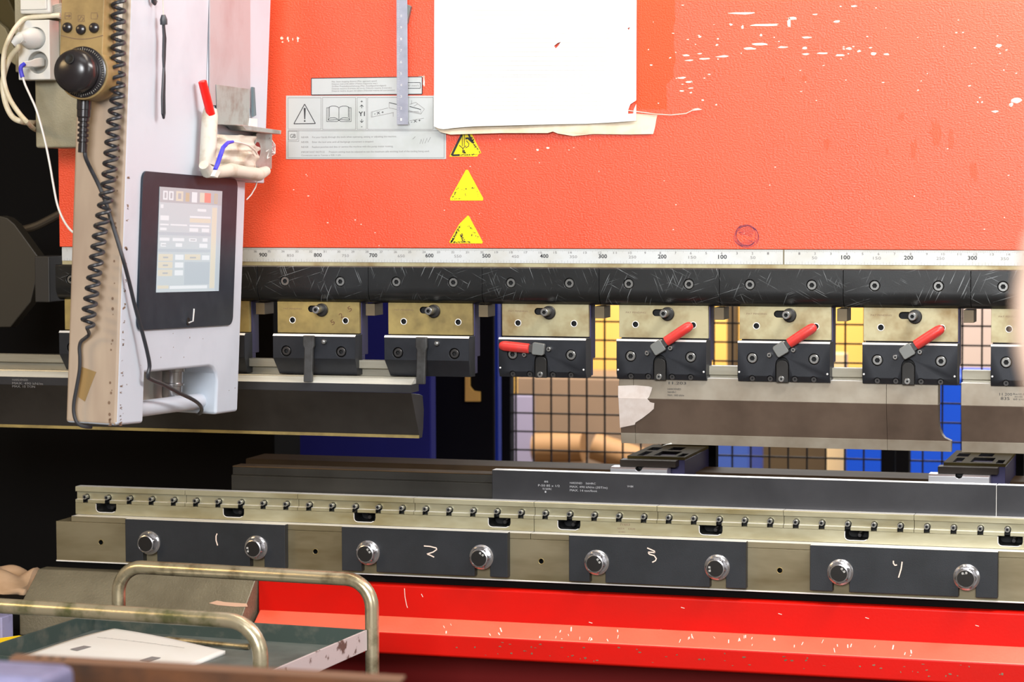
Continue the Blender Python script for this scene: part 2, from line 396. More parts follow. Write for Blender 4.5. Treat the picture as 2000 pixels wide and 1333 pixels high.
for k in range(6):
    y = 446+k*3; mk.stroke([P(1440+k, y+3*math.sin(k), -.0002), P(1456, y-3, -.0002), P(1474-k, y+2, -.0002)], .0005)
for k in range(4):
    mk.stroke([P(1445+k*4, 474-k*2, -.0002), P(1458, 478-k*3, -.0002), P(1470, 473-k, -.0002)], .0004)
obj('pen_smudge', mk, M_smudge, ram)

# scales (two pieces)
ZS0, ZS1 = 1.3757, 1.3992
def scale_strip(x0, x1, name, label):
    t = thing(name, label, 'measuring scale', ((x0+x1)/2, 0, ZS0))
    obj('scale_tape', MB().box(x0, x1, -.0018, 0, ZS0, ZS1), M_scale, t)
    tk = MB(); num = MB(); sub = MB(); Yk = -.00185
    def tick(x, z0, z1, w):
        tk.ext([(x-w/2, Yk, z0), (x+w/2, Yk, z0), (x+w/2, Yk, z1), (x-w/2, Yk, z1)], (0, -.00003, 0))
    k = math.ceil(x0/.0015875)
    while k*.0015875 < x1:
        h = .0075 if k % 16 == 0 else .005 if k % 8 == 0 else .0035
        tick(k*.0015875, ZS1-h, ZS1-.0003, .00035); k += 1
    k = math.ceil(x0/.005)
    while k*.005 < x1:
        h = .0065 if k % 10 == 0 else .005 if k % 2 == 0 else .003
        tick(k*.005, ZS0+.0003, ZS0+h, .0003); k += 1
    obj('ticks', tk, M_ink2, t)
    for mm in range(50, 1250, 50):
        for sg in (-1, 1):
            x = sg*mm/1000
            if x0+.01 < x < x1-.01:
                if mm % 100 == 0: num.text(str(mm), (x, Yk-.0001, ZS0+.0088), .0062, .0048*len(str(mm)), 'C', bold=.02)
                else: sub.text(str(mm), (x, Yk-.0001, ZS0+.0086), .0046, .0042*len(str(mm)), 'C')
    for inch in range(1, 48):
        for sg in (-1, 1):
            x = sg*inch*.0254
            if x0+.004 < x < x1-.004:
                sub.text(str(inch), (x, Yk-.0001, ZS0+.0158), .0037, .003*len(str(inch)), 'C')
    obj('bold_numerals', num, M_ink, t); obj('small_numerals', sub, M_ink2, t)
XS0 = X(121, 500, -.002)
scale_strip(XS0, -.0012, 'scale_rule', 'long white scale strip running left from the zero seam, numbered up to 900')
scale_strip(.0012, XR, 'scale_rule', 'white scale strip right of the zero seam, numbered 100 to 300')
obj('scale_backing_strip', MB().box(XS0, XR, -.0012, .0, 1.3692, 1.3756), M_tan, ram, .0003)

# black clamp rail, in blocks 200 mm long with two socket screws each
BX = -.84973; BZ = 1.3437
ZT, ZU = 1.3694, 1.3078
def rail_prof():
    pts = [(-.0015, ZT), (-.0285, ZT), (-.030, ZT-.0015), (-.030, BZ-.012)]
    for k in range(1, 9):
        a = R(90)*k/8; pts.append((-.030+.020*(1-math.cos(a)), BZ-.012-(BZ-.012-ZU)*math.sin(a)))
    return pts + [(-.0015, ZU)]
seams = [-1.1-.0, -.9, -.7, -.5, -.3, -.1, .1, .3]
seams = [-.8995+.2*k for k in range(-1, 7)]
edges = [X(108, 550, -.03)] + seams + [XR-.02]
names = ['black rounded rail block at the far left, showing just left of the console',
         'black rounded rail block mostly hidden behind the console screen',
         'black rounded rail block above the left clamp with a bare steel lever',
         'black rounded rail block above the right clamp with a bare steel lever',
         'black rounded rail block above the clamp whose red lever lies level',
         'scratched black rail block above the leftmost raised red lever',
         'black rounded rail block above the middle raised red lever, below the zero seam',
         'black rounded rail block above the rightmost raised red lever',
         'black rounded rail block at the right edge under number 350']
for i in range(len(edges)-1):
    x0, x1 = edges[i]+.0003, edges[i+1]-.0003
    t = thing('clamp_rail_block', names[i], 'rail block', ((x0+x1)/2, 0, ZU), group='black clamp rail blocks under the scale')
    b = obj('block_body', MB().prism(rail_prof(), x0, x1), M_black, t, .0005)
    ct = MB(); xs = [BX+.1*k for k in range(-4, 14) if x0+.004 < BX+.1*k < x1-.004]
    for x in xs: ct.cyl((x, -.04, BZ), (0, 1, 0), .0088, .0185)
    if xs: cut(b, ct)
    for x in xs:
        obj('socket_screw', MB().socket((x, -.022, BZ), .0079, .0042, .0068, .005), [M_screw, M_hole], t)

# ------------------------------------------------------------------ tool clamps
PL0, PL1 = -.078, .0705           # tan plate, relative to the adjusting screw
def Zc(y, Y=-.03): return Z(1295, y, Y)
zpt, zpb = 1.3085, 1.2553
zbolt = Zc(612.4, -.032)
CX = X(1295.5, 612.4, -.045)
def clamp_common(t, cx, mplate, chalk=None):
    c0 = cx; cx = cx-.0025
    pl = obj('wedge_plate', MB().box(cx+PL0, cx+PL1, -.017, -.0085, zpb, zpt), mplate, t, .0006)
    zh = Zc(634.8, -.017); k = MB()
    for dx in (-.0505, .0455): k.cyl((cx+dx, -.04, zh), (0, 1, 0), .0046, .0305, 20)
    k.prism([(cx-.0165+.0055*math.cos(a), zbolt+.0055*math.sin(a)) for a in [R(90+18*i) for i in range(11)]] + [(cx, zbolt-.0055), (cx, zbolt+.0055)], -.04, -.009, 'y')
    cut(pl, k)
    for dx in (-.0505, .0455):
        obj('hole_rim', MB().lathe((cx+dx, -.0171, zh), (0, -1, 0), [(.0046, -.003), (.0058, 0), (.0052, .0003), (.0046, .0001)], 20, cap=False), M_edge, t)
    obj('engraved_text', MB().text('PAT PENDING', (cx+PL0+.0115, -.0171, zbolt-.0012), .0026, .033), M_grime, t)
    a = MB().lathe((cx+.0035, -.0172, zbolt-.0015), (0, -1, 0), [(.0112, 0), (.0112, .004), (.0100, .005), (.004, .0052)], 28)
    obj('eccentric_collar', a, M_darkband, t)
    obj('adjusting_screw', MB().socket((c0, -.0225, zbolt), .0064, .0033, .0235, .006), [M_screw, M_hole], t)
    b = MB(); b.box(cx+PL0+.002, cx+PL1+.0012, -.0083, .022, Zc(704, -.01), zpt-.001); b.box(cx+PL0+.002, cx+PL1+.0008, -.0098, .008, 1.1905, Zc(704, -.01))
    obj('clamp_body', b, M_blue, t, .0006)
    l = MB().box(cx+PL1+.0075, cx+PL1+.0235, -.006, .036, Z(1390, 625, -.006), zpt-.003)
    obj('stop_lug', l, M_lug, t, .0005)
CXL = X(1535.5, 613, -.045)
zct = Zc(667.5, -.045); zch = Zc(731, -.045); zcb = Zc(742.5, -.045)
def red_clamp(cx, ang, label, mplate):
    t = thing('tool_clamp', label, 'tool clamp', (cx, -.01, zcb), group='tool clamps under the black rail')
    clamp_common(t, cx, mplate)
    pr = [(-.0105, zct+.0025), (-.0425, zct+.0025), (-.045, zct), (-.045, zch), (-.0395, zcb), (-.0105, zcb)]
    f = obj('clamp_plate', MB().prism(pr, cx+PL0, cx+PL1), M_clampblk, t, .0006)
    xa = cx-.0057; za = Zc(703, -.045); zs = Zc(736, -.042); k = MB()
    zscr = Zc(697.3, -.045); sx = (-.0543, .0452)
    for dx in sx: k.cyl((cx+dx, -.06, zscr), (0, 1, 0), .0092, .0215)
    w = .0112
    k.prism([(xa+w*math.cos(a), za-w*.55+w*1.25*math.sin(a)) for a in [R(15*i) for i in range(13)]] + [(xa-w, zcb-.01), (xa+w, zcb-.01)], -.06, -.038, 'y')
    zq = [Zc(734.5+.4*i, -.042) for i in range(4)]
    sd = (-.0545, -.0255, .0141, .0446)
    for dx in sd: k.cyl((cx+dx, -.06, (zch+zcb)/2), (0, 1, 0), .0056, .021, 18)
    cut(f, k)
    obj('edge_strip', MB().prism([(-.0428, zct+.0024), (-.0453, zct-.0002), (-.0454, zct+.0002), (-.0430, zct+.0029)], cx+PL0, cx+PL1), M_edge, t)
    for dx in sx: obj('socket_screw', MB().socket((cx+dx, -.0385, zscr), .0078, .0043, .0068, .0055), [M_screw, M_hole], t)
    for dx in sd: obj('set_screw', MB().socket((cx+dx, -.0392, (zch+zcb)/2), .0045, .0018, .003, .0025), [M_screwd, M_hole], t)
    w2 = .0096
    a = MB().prism([(xa+w2*math.cos(q), za-w2*.65-.001+w2*math.sin(q)) for q in [R(15*i) for i in range(13)]] + [(xa-w2, zcb-.0005), (xa+w2, zcb-.0005)], -.046, -.0385, 'y')
    obj('latch_tongue', a, M_darkband, t, .0007)
    obj('latch_screw', MB().socket((xa-.001, -.046, (zch+zcb)/2+.0005), .0047, .0019, .003, .0025), [M_screw, M_hole], t)
    d = MB()
    for dx, dz in ((PL0+.0025, .0055), (PL1-.004, .0045)): d.lathe((cx+dx, -.0451, zch+dz), (0, -1, 0), [(.0016, 0), (.0014, .0005), (.0006, .0007)], 12)
    obj('dowel', d, M_edge, t)
    # lever
    piv = Vector((cx-.0065, -.052, Zc(678.5, -.05)))
    if ang > 90: piv = Vector((cx-.0062, -.052, Zc(686, -.05)))
    e = Vector((math.cos(R(ang)), 0, math.sin(R(ang)))); n = Vector((-math.sin(R(ang)), 0, math.cos(R(ang))))
    def q(a, b): return piv + e*a + n*b
    hub = MB().ext([q(-.0085, -.0100), q(.0085, -.0108), q(.0105, -.0085), q(.0105, .0075), q(.0085, .0095), q(-.0075, .0095), q(-.0100, .007), q(-.0102, -.008)], (0, -.009, 0))
    hub.cyl(piv, (0, 1, 0), .007, .012)
    neck = MB().ext([q(.0098, -.0066), q(.024, -.0056), q(.024, .0066), q(.0098, .0066)], (0, -.0055, 0))
    obj('lever_hub', hub, M_castg, t, .0012)
    obj('lever_neck', neck, M_bare, t, .0005)
    pth = []; rad = []
    for s_, r_ in ((.0165, .0064), (.0168, .0080), (.03, .0082), (.045, .0083), (.058, .0082), (.0635, .0072), (.0668, .005), (.068, .0015)):
        p = q(s_, .0005); pth.append(Vector((p.x, -.0555, p.z))); rad.append(r_)
    obj('lever_grip', MB().tube(pth, rad, 16), M_grip, t)
    for px, py in ((-.0272, 690.5), (.0112, 679.8)) if ang < 90 else ((-.0395+.0055, 697.5), (.0075, 685.8)):
        obj('stop_pin', MB().socket((cx+px+.002, -.0445, Zc(py, -.05)), .0036, .0016, .010, .004), [M_screw, M_hole], t)
    return t
def bare_clamp(cx, label, mplate):
    t = thing('tool_clamp', label, 'tool clamp', (cx, -.01, zcb), group='tool clamps under the black rail')
    clamp_common(t, cx, mplate)
    zm = Z(620, 700.5, -.045); zb = Z(620, 731.5, -.028); zt = Z(620, 657.5, -.045)
    pr = [(-.0105, zt+.003), (-.0415, zt+.003), (-.045, zt), (-.045, zm), (-.026, zb), (-.0105, zb)]
    m = MB(); x0, x1 = cx+PL0, cx+PL1
    m.loft([[(a, b, c) for (b, c), a in zip(pr, (x0, x0, x0, x0, x0+.004, x0))], [(a, b, c) for (b, c), a in zip(pr, (x1, x1, x1, x1, x1-.004, x1))]])
    f = obj('clamp_plate', m, M_clampblk, t, .0006)
    zscr = Z(620, 687, -.045); sx = (-.0540, .0450); k = MB()
    for dx in sx: k.cyl((cx+dx, -.06, zscr), (0, 1, 0), .0092, .0225)
    cut(f, k)
    obj('edge_strip', MB().prism([(-.0418, zt+.0029), (-.0452, zt-.0001), (-.0454, zt+.0003), (-.0420, zt+.0034)], x0, x1), M_edge, t)
    for dx in sx: obj('socket_screw', MB().socket((cx+dx, -.0385, zscr), .0075, .0040, .0064, .0055), [M_screwd, M_hole], t)
    xl = cx-.0085
    z0 = Z(620, 656, -.055); z1 = Z(620, 747, -.055); z2 = Z(620, 674, -.055)
    lv = MB().prism([(xl-.0102, z0), (xl+.0096, z0), (xl+.0100, z2-.001), (xl+.0078, z2-.006), (xl+.0055, z1), (xl-.0098, z1), (xl-.0078, z2-.006), (xl-.0102, z2-.001)], -.058, -.0505, 'y')
    obj('lever_arm', lv, M_bare, t, .0016, seg=3)
    obj('lever_pivot', MB().cyl((xl, -.051, (z0+z2)/2), (0, 1, 0), .006, .008), M_bare, t)
    obj('stop_pin', MB().lathe((cx+.0165, -.0445, Z(640, 668, -.05)), (0, -1, 0), [(.0032, 0), (.0034, .006), (.0042, .008), (.003, .0105), (.001, .011)], 14), M_screw, t)
    return t
c4 = red_clamp(CX, 33.5, 'tool clamp with raised red lever, leftmost of those, above the taped punch end', M_tan)
red_clamp(CX+.2, 33.5, 'tool clamp with raised red lever directly below the zero seam of the scale', M_tan)
dup(c4, .4, 'tool clamp with raised red lever on scratched grip, beside the blue gap at right')
dup(c4, .6, 'tool clamp cut off by the right edge of the picture')
red_clamp(CX-.2, 175, 'tool clamp whose red lever lies level pointing left, without any punch in it', M_tan)
for k in range(4): pass
bc = bare_clamp(CX-.6, 'tool clamp with bare steel lever next to the console, with half-gold upper plate', M_tan_g)
dup_src = bc
dup(bc, .2, 'tool clamp with bare steel lever above the end of the long dark punch')
dup(bc, -.2, 'tool clamp half hidden behind the right side of the console')
dup(bc, -.4, 'tool clamp at far left, only its left edge showing beside the console')

m = MB(); q0 = P(651, 634, -.0171)
for k, ch in enumerate('525'): m.text(ch, q0+Vector((.0155*k+.001, 0, .0115*k)), .0085, .0065, 'C', ex=(.85, 0, .53), ez=(-.53, 0, .85))
obj('marker_writing', m, mat('faded_marker', (96, 62, 40), .7), bc)

# ------------------------------------------------------------------ punches
def etched(parent, rows, m, Y=None):
    mb = MB()
    for st, x, y, cap, w, Yp in rows:
        mb.text(st, P(x, y, Yp), cap/1180, w/1180)
    return obj('etched_text', mb, m, parent)
# left long punch
xe = X(803, 752, -.05); xl0 = -1.62
def zl(y, Y): return Z(700, y, Y)
t = thing('bending_punch', 'long dark punch clamped at the left, running behind the console', 'punch', (-1, -.02, zl(852, -.012)))
pr = [(-.0005, zl(704, -.02)), (-.02, zl(704, -.02)), (-.02, zl(719.5, -.02)), (-.010, zl(721, -.010)), (-.010, zl(734, -.010)), (-.030, zl(735, -.03)), (-.031, zl(738, -.03)), (-.0005, zl(738, -.03))]
obj('tang', MB().prism(pr, xl0, xe+.0), M_tang, t, .0004)
prt = [(-.031, zl(738, -.031)-.0002), (-.05, zl(750, -.05)), (-.010, zl(750, -.05)), (-.006, zl(738, -.031)-.0002)]
obj('bevel_band', MB().prism(prt, xl0, xe), M_steel, t, .0003)
obj('shoulder', MB().box(xl0, xe, -.0502, -.0102, zl(766, -.05), zl(750, -.05)-.0002), M_die, t, .0003)  # lighter steel than the blade puts the shading of the slope into colour
pr = [(-.05, zl(766, -.05)-.0002), (-.010, zl(847, -.010)), (-.010, zl(853.5, -.010)), (.006, zl(853.5, -.010)), (.012, zl(835, 0)), (.016, zl(800, 0)), (.010, zl(772, 0)), (-.004, zl(768, 0))]
obj('blade', MB().prism(pr, xl0, xe), M_pund, t, .0005)
obj('tip_edge', MB().box(xl0, xe, -.0108, -.0095, zl(853.5, -.010), zl(847.5, -.010)), M_tan_g, t)
etched(t, [('HARDENED', 24, 744, 4, 36, -.0503), ('MAX. 490 kN/m', 24, 751, 4.5, 70, -.0503), ('MAX. 15 TON', 24, 757, 4.5, 52, -.0503)], M_ink2)
# right hand punch: short end piece, long piece, horn piece, next punch
def zr(y, Y=-.034): return Z(1500, y, Y)
yt = {'tang0': 715, 'tang1': 739, 'top': 741, 'line': 784.5, 'low': 853, 'tip': 874}
def punch_piece(x0, x1, label, split=None, horn=None, full=True, x0low=None):
    t = thing('bending_punch', label, 'punch', ((x0+x1)/2, -.02, zr(yt['tip'], -.016)), group='right hand punch pieces')
    xa = x0
    tg = [(-.001, zr(717, -.02)), (-.02, zr(717, -.02)), (-.02, zr(734, -.02)), (-.014, zr(736, -.014)), (-.014, zr(742.5, -.014)), (-.001, zr(742.5, -.014))]
    if full: obj('tang', MB().prism(tg, x0, x1), M_tang, t, .0004); obj('shoulder_edge', MB().box(x0, x1, -.0338, -.014, zr(742, -.034)+.0001, zr(742, -.034)+.0006), M_edge, t)
    zt = zr(742, -.034); zi = zr(yt['line']); zl_ = zr(853, -.020); zp = zr(873.5, -.018)
    if horn is None:
        if full:
            obj('upper_band', MB().prism([(-.002, zt), (-.034, zt), (-.034, zi), (-.002, zi)], x0, x1), M_punhi, t, .0004)
            obj('blade', MB().prism([(-.034, zi-.0001), (-.020, zl_), (-.004, zl_), (-.002, zi-.0001)], x0, x1), M_pun, t, .0003)
        else:
            obj('blade', MB().prism([(-.0255, zr(825, -.0255)), (-.020, zl_), (-.004, zl_), (-.004, zr(825, -.0255))], x0, x1), M_pun, t, .0003)
        obj('tip', MB().prism([(-.0212, zl_-.0001), (-.0185, zp), (-.008, zp), (-.006, zl_-.0001)], x0, x1), M_rail if False else M_punhi, t, .0003)
    else:
        xh, xt = horn
        obj('upper_band', MB().prism([(-.002, zt), (-.034, zt), (-.034, zi), (-.002, zi)], x0, xh), M_punhi, t, .0004)
        m = MB(); prof = []
        zs = [zi-.0001-(zi-.0001-zl_)*k/12 for k in range(13)]
        rings = []
        for z in zs:
            f = (zi-.0001-z)/(zi-.0001-zl_); y = -.034+.014*f
            g = max(0, (f-.45)/.55); xx = xh + (xt-xh)*(1-math.sqrt(max(0, 1-g*g)))
            rings.append([(x0, y, z), (xx, y, z), (xx, -.003, z), (x0, -.003, z)])
        m.loft(rings); obj('blade', m, M_pun, t, .0003)
        obj('tip', MB().prism([(-.0212, zl_-.0001), (-.0185, zp), (-.008, zp), (-.006, zl_-.0001)], x0, xt), M_punhi, t, .0003)
    return t
xa = X(1209, 780, -.034); xb = X(1240, 850, -.024); xc = X(1731, 800, -.034); xd = X(1832, 790, -.034); xd2 = X(1858, 870, -.02); xf = X(1877, 800, -.034)
p1 = punch_piece(xa, xb-.0002, 'narrow steel punch piece at the left end, half covered by masking tape')
p2 = punch_piece(xb+.0002, xc-.0002, 'long grey steel punch piece under the first two raised red levers')
etched(p2, [('11.203', 1306, 751, 5, 34, -.0343), ('HARDENED', 1304, 762, 3.5, 26, -.0343), ('56HRC', 1304, 768, 3.5, 17, -.0343), ('MAX. 1000 kN/m', 1304, 774, 3.5, 32, -.0343)], M_ink)
punch_piece(xc+.0002, xd2, 'steel horn punch piece with curved cut-out on its right side', horn=(xd, xd2))
p4 = punch_piece(xf, XR-.03, 'steel punch piece at the right edge, engraved 11.200 and 835')
etched(p4, [('11.200', 1952, 773, 5, 23, -.0343), ('835', 1954.5, 781.5, 5.5, 16, -.0343), ('Rm=0.8', 1979, 772, 3.5, 20, -.0343), ('H=100', 1982, 777, 3, 14, -.0343), ('60 t/m', 1979, 782, 3.5, 20, -.0343)], M_ink)
# tape on the punch end
def tape(pts, label, Y):
    m = MB().ext([P(x, y, Y(y)) for x, y in pts], (0, -.0004, 0))
    return tag(obj('masking_tape', m, M_tape), label, 'tape')
def yf(y): return -.0346 if y < 778.5 else -.0346+.014*(y-778.5)/70
tape([(1207.5, 754), (1240, 753), (1266, 755), (1274, 757), (1272, 765), (1268, 775), (1265, 779), (1207.5, 778)], 'upper torn piece of masking tape on the punch end', lambda y: -.0347)
tape([(1208, 777.5), (1264, 779), (1270, 786), (1278, 788), (1277, 799), (1268, 807), (1255, 817), (1241, 826), (1240, 830), (1211, 836)], 'lower pointed piece of masking tape on the punch end', lambda y: yf(y)-.0006)

# ------------------------------------------------------------------ lower tooling
YB = -.018
def zd(y, Y): return Z(1500, y, Y)
xL = X(147, 965, YB)
zbt, zbb = .9795, .9512
zrt, zrb = .9508, .9305
xs0 = X(167, 972, YB); xs38 = X(1967.6, 1035.5, YB); pit = (xs38-xs0)/38
seampx = [(361, 968), (581, 977), (808, 985), (1043, 996), (1283, 1006), (1530, 1017), (1785, 1028)]
es = [xL] + [X(x, y, YB) for x, y in seampx] + [XR-.05]
zscw = Z(1209, 1008, YB)
where = ['above the left bolt of the chalk 1 plate', 'above the right bolt of the chalk 1 plate', 'above the gap between the chalk 1 and chalk 2 plates', 'above the right bolt of the chalk 2 plate',
         'above the left bolt of the chalk 3 plate', 'above the right bolt of the chalk 3 plate', 'above the left bolt of the chalk 4 plate', 'above the right bolt of the chalk 4 plate']
idx = 0
for i in range(8):
    x0, x1 = es[i]+.0004, es[i+1]-.0004
    t = thing('die_clamp_bar', 'die clamp bar ' + where[i], 'clamp bar', ((x0+x1)/2, 0, zbb), group='die clamp bars along the bed')
    za, zb_ = zbt-.0085, zbb+.0058
    pr = [(.0025, zbt), (YB+.0008, zbt), (YB, zbt-.001), (YB, za), (YB+.0065, za-.001), (YB+.0065, zb_), (YB-.0005, zb_-.0003), (YB-.0005, zbb), (.0025, zbb)]
    b = obj('bar_body', MB().prism(pr, x0, x1), M_rail, t, .0004)
    k = MB(); xs = []
    for j in range(40):
        x = xs0+pit*j
        if x0+.005 < x < x1-.005: xs.append(x)
    for x in xs: k.box(x-.0046, x+.0046, YB-.01, YB+.012, zbb-.001, zscw-.002); k.cyl((x, YB-.01, zscw-.0005), (0, 1, 0), .0052, .018, 20)
    cut(b, k)
    brighten_tops(b, M_edge)
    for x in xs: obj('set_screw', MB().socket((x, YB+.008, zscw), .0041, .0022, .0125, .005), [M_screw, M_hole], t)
slots = [[207, 456, 712, 975], [1111, 1388, 1673, 1973]]
rail_e = [(xL, es[4]-.0004), (es[4]+.0004, XR-.05)]
for i in range(2):
    x0, x1 = rail_e[i]
    t = thing('die_holder_rail', ('tan steel rail with oval slots, left length up to the chalk 2 plate', 'tan steel rail with oval slots, right length above the chalk 3 and 4 plates')[i], 'rail', ((x0+x1)/2, 0, zrb))
    b = obj('rail_body', MB().box(x0, x1, YB, .03, zrb, zrt), M_rail, t, .0004)
    k = MB(); ly = MB(); bolts = []
    for px in slots[i]:
        c = X(px, 985+(px-200)*.0365, YB); hw = .0195; zt_ = zrt+.004; r = .0075; zl_ = zrt-.0155
        k.prism([(c-hw, zt_), (c-hw, zl_+r)] + [(c-hw+r-r*math.cos(a), zl_+r-r*math.sin(a)) for a in (R(30), R(60), R(90))] + [(c+hw-r+r*math.sin(a), zl_+r-r*math.cos(a)) for a in (0, R(30), R(60), R(90))] + [(c+hw, zt_)], YB-.02, YB+.042, 'y')
        bolts.append((c, zl_)); 
        pts = [Vector((c-hw+.0006, YB-.0002, zrt-.001)), Vector((c-hw+.0006, YB-.0002, zl_+r))] + [Vector((c-hw+r-r*math.cos(a), YB-.0002, zl_+r-r*math.sin(a))) for a in (R(30), R(60), R(90))] + [Vector((c+hw-r, YB-.0002, zl_)), Vector((c+hw-r*.4, YB-.0002, zl_+.002))]
        ly.stroke(pts, .0011)
    cut(b, k)
    obj('slot_chamfer', ly, M_edge, t)
    for n_, (c, z) in enumerate(bolts):
        obj('slot_bolt', MB().lathe((c+(.004 if n_ % 2 else .002), YB+.0415, z+.006), (0, -1, 0), [(.0042, 0), (.0042, .022), (.003, .023)], 6), M_screwd, t)
etc_ = MB()
for st, x, y, cap, w in (('71603', 1211, 1027, 4.5, 20), ('MADE IN', 1206, 1034.5, 3.5, 14), ('EUROPE', 1227, 1035.5, 3.5, 14), ('60 HRC', 1208, 1041, 3, 14)):
    etc_.text(st, P(x, y, YB-.0002), cap/1200, w/1200)
obj('engraved_text', etc_, M_grime, t)
# die blocks
zdt = Z(1500, 934.5, .003)
xd0 = X(961, 945, .003); xd1 = X(1946, 970, .003)
def dieblock(x0, x1, label, txt):
    t = thing('die_block', label, 'die', ((x0+x1)/2, 0, .955))
    brighten_tops(obj('block_body', MB().box(x0, x1, .003, .024, .955, zdt), M_die, t, .0009), M_edge)
    if txt:
        m = MB()
        for st, x, y, cap, w in (('HARDENED', 1113, 945.5, 3.6, 25), ('56HRC', 1144, 946.5, 3.6, 20), ('MAX. 490 kN/m (35T/m)', 1113, 953, 4, 76), ('MAX. 14 ton/foot', 1113, 960, 4, 55), ('85', 1063, 943, 3.5, 8), ('P-50 85 x 1/2', 1051, 950.5, 4, 44), ('R3 56HRC', 1060, 957, 3.5, 18), ('1', 1064, 963, 3.5, 3), ('V=84', 1225, 952.5, 4, 12)):
            m.text(st, P(x, y, .0028), cap/1180, w/1180)
        obj('etched_text', m, M_ink3, t)
dieblock(xd0, xd1-.0005, 'long dark grey die block with etched lines, standing on the bed centre and right', True)
dieblock(xd1+.0005, XR-.06, 'dark grey die block at the right edge beyond the pale seam', False)
obj_s = MB().box(xd1-.0004, xd1+.0004, .0026, .02, .979, zdt-.001)
tag(obj('shim_strip', obj_s, M_edge), 'thin pale shim strip standing in the seam of the die blocks', 'shim')
t = thing('old_die_bar', 'old dark die bar lying on the bed left of the grey die block', 'die', (X(700, 930, .01), .02, .955))
xo = X(452, 940, .01)
pr = [(.055, .955), (.010, .955), (.010, Z(700, 937, .01)), (.016, Z(700, 934, .014)), (.016, Z(700, 920, .016)), (.055, Z(700, 920, .016))]
obj('bar_body', MB().prism(pr, xo, xd0-.002), M_dieold, t, .0006)
obj('top_edge', MB().box(xo, xd0-.002, .0155, .052, Z(700, 920, .016)+.0001, Z(700, 918.5, .016)+.0005), M_gauge, t, .0003)

# bed table (steel beam) ---------------------------------------------------
YS = -.040
zst, zsb, zbb2 = .9300, .9203, .8500
xbl = X(110, 1060, YS)
tb = thing('bed_table', 'long tan steel bed beam behind the four black bolted plates', 'bed table', (0, 0, zbb2))
b = obj('table_beam', MB().box(xbl, XR, YS, .06, zbb2, zsb-.0004), M_bedsteel, tb, .0006)
k = MB(); zh = []
for x, y in ((197, 1060), (616, 1078), (1057, 1097), (1523, 1115)): k.cyl((X(x, y, YS), YS-.01, Z(x, y, YS)), (0, 1, 0), .0042, .03, 20)
cut(b, k)
xsm = X(1036, 1048, YS)
brighten_tops(obj('upper_strip', MB().box(X(139, 1012, YS), xsm-.0003, YS+.0005, .05, zsb, zst), M_bedsteel, tb, .0006), M_edge)
brighten_tops(obj('upper_strip', MB().box(xsm+.0003, XR, YS+.0005, .05, zsb, zst), M_bedsteel, tb, .0006), M_edge)
obj('lower_lip', MB().box(xbl, XR, YS-.002, YS+.02, zbb2-.0006, zbb2+.0016), M_edge, tb, .0004)
for x, y in ((197, 1060), (616, 1078), (1057, 1097), (1523, 1115)):
    obj('hole_rim', MB().lathe((X(x, y, YS), YS-.0001, Z(x, y, YS)), (0, -1, 0), [(.0042, -.003), (.0052, 0), (.0048, .0003), (.0042, .0001)], 20, cap=False), M_tan_g, tb)

# the four bolted plates
YP0, YP1 = -.0405, -.056
plates = [((244, 1014), (556, 1026), (244, 1098), [(292, 1060.5, 0), (501, 1070, 0)], 'black steel plate with chalk 1 and two hex bolts'),
          ((667, 1029), (991, 1041), (667, 1115), [(719.5, 1080, 0), (941, 1088.5, 0)], 'black steel plate with chalk 2 and two hex bolts'),
          ((1111, 1046), (1457, 1060), (1111, 1136), [(1166, 1099, 0), (1401, 1108.5, 0)], 'black steel plate with chalk 3 and two hex bolts'),
          ((1582, 1065), (1949, 1079), (1582, 1154), [(1641.5, 1118, 0), (1888, 1128, 0)], 'black steel plate with chalk 4 and two hex bolts')]
marks = [[[(424, 1043), (422, 1048), (422, 1056), (425, 1066)]],
         [[(828, 1067), (840, 1068), (852, 1071), (853, 1074), (846, 1079), (834, 1083), (840, 1085), (848, 1089)]],
         [[(1264, 1071), (1278, 1077), (1279, 1080), (1266, 1079), (1268, 1083), (1278, 1086), (1282, 1092), (1280, 1096), (1274, 1099)]],
         [[(1745, 1096), (1745, 1101), (1748, 1105), (1752, 1104)], [(1762, 1098), (1760, 1112), (1755, 1129)]]]
grade = [[None, 100], [-50, -35], [-55, 95], [-50, 10]]
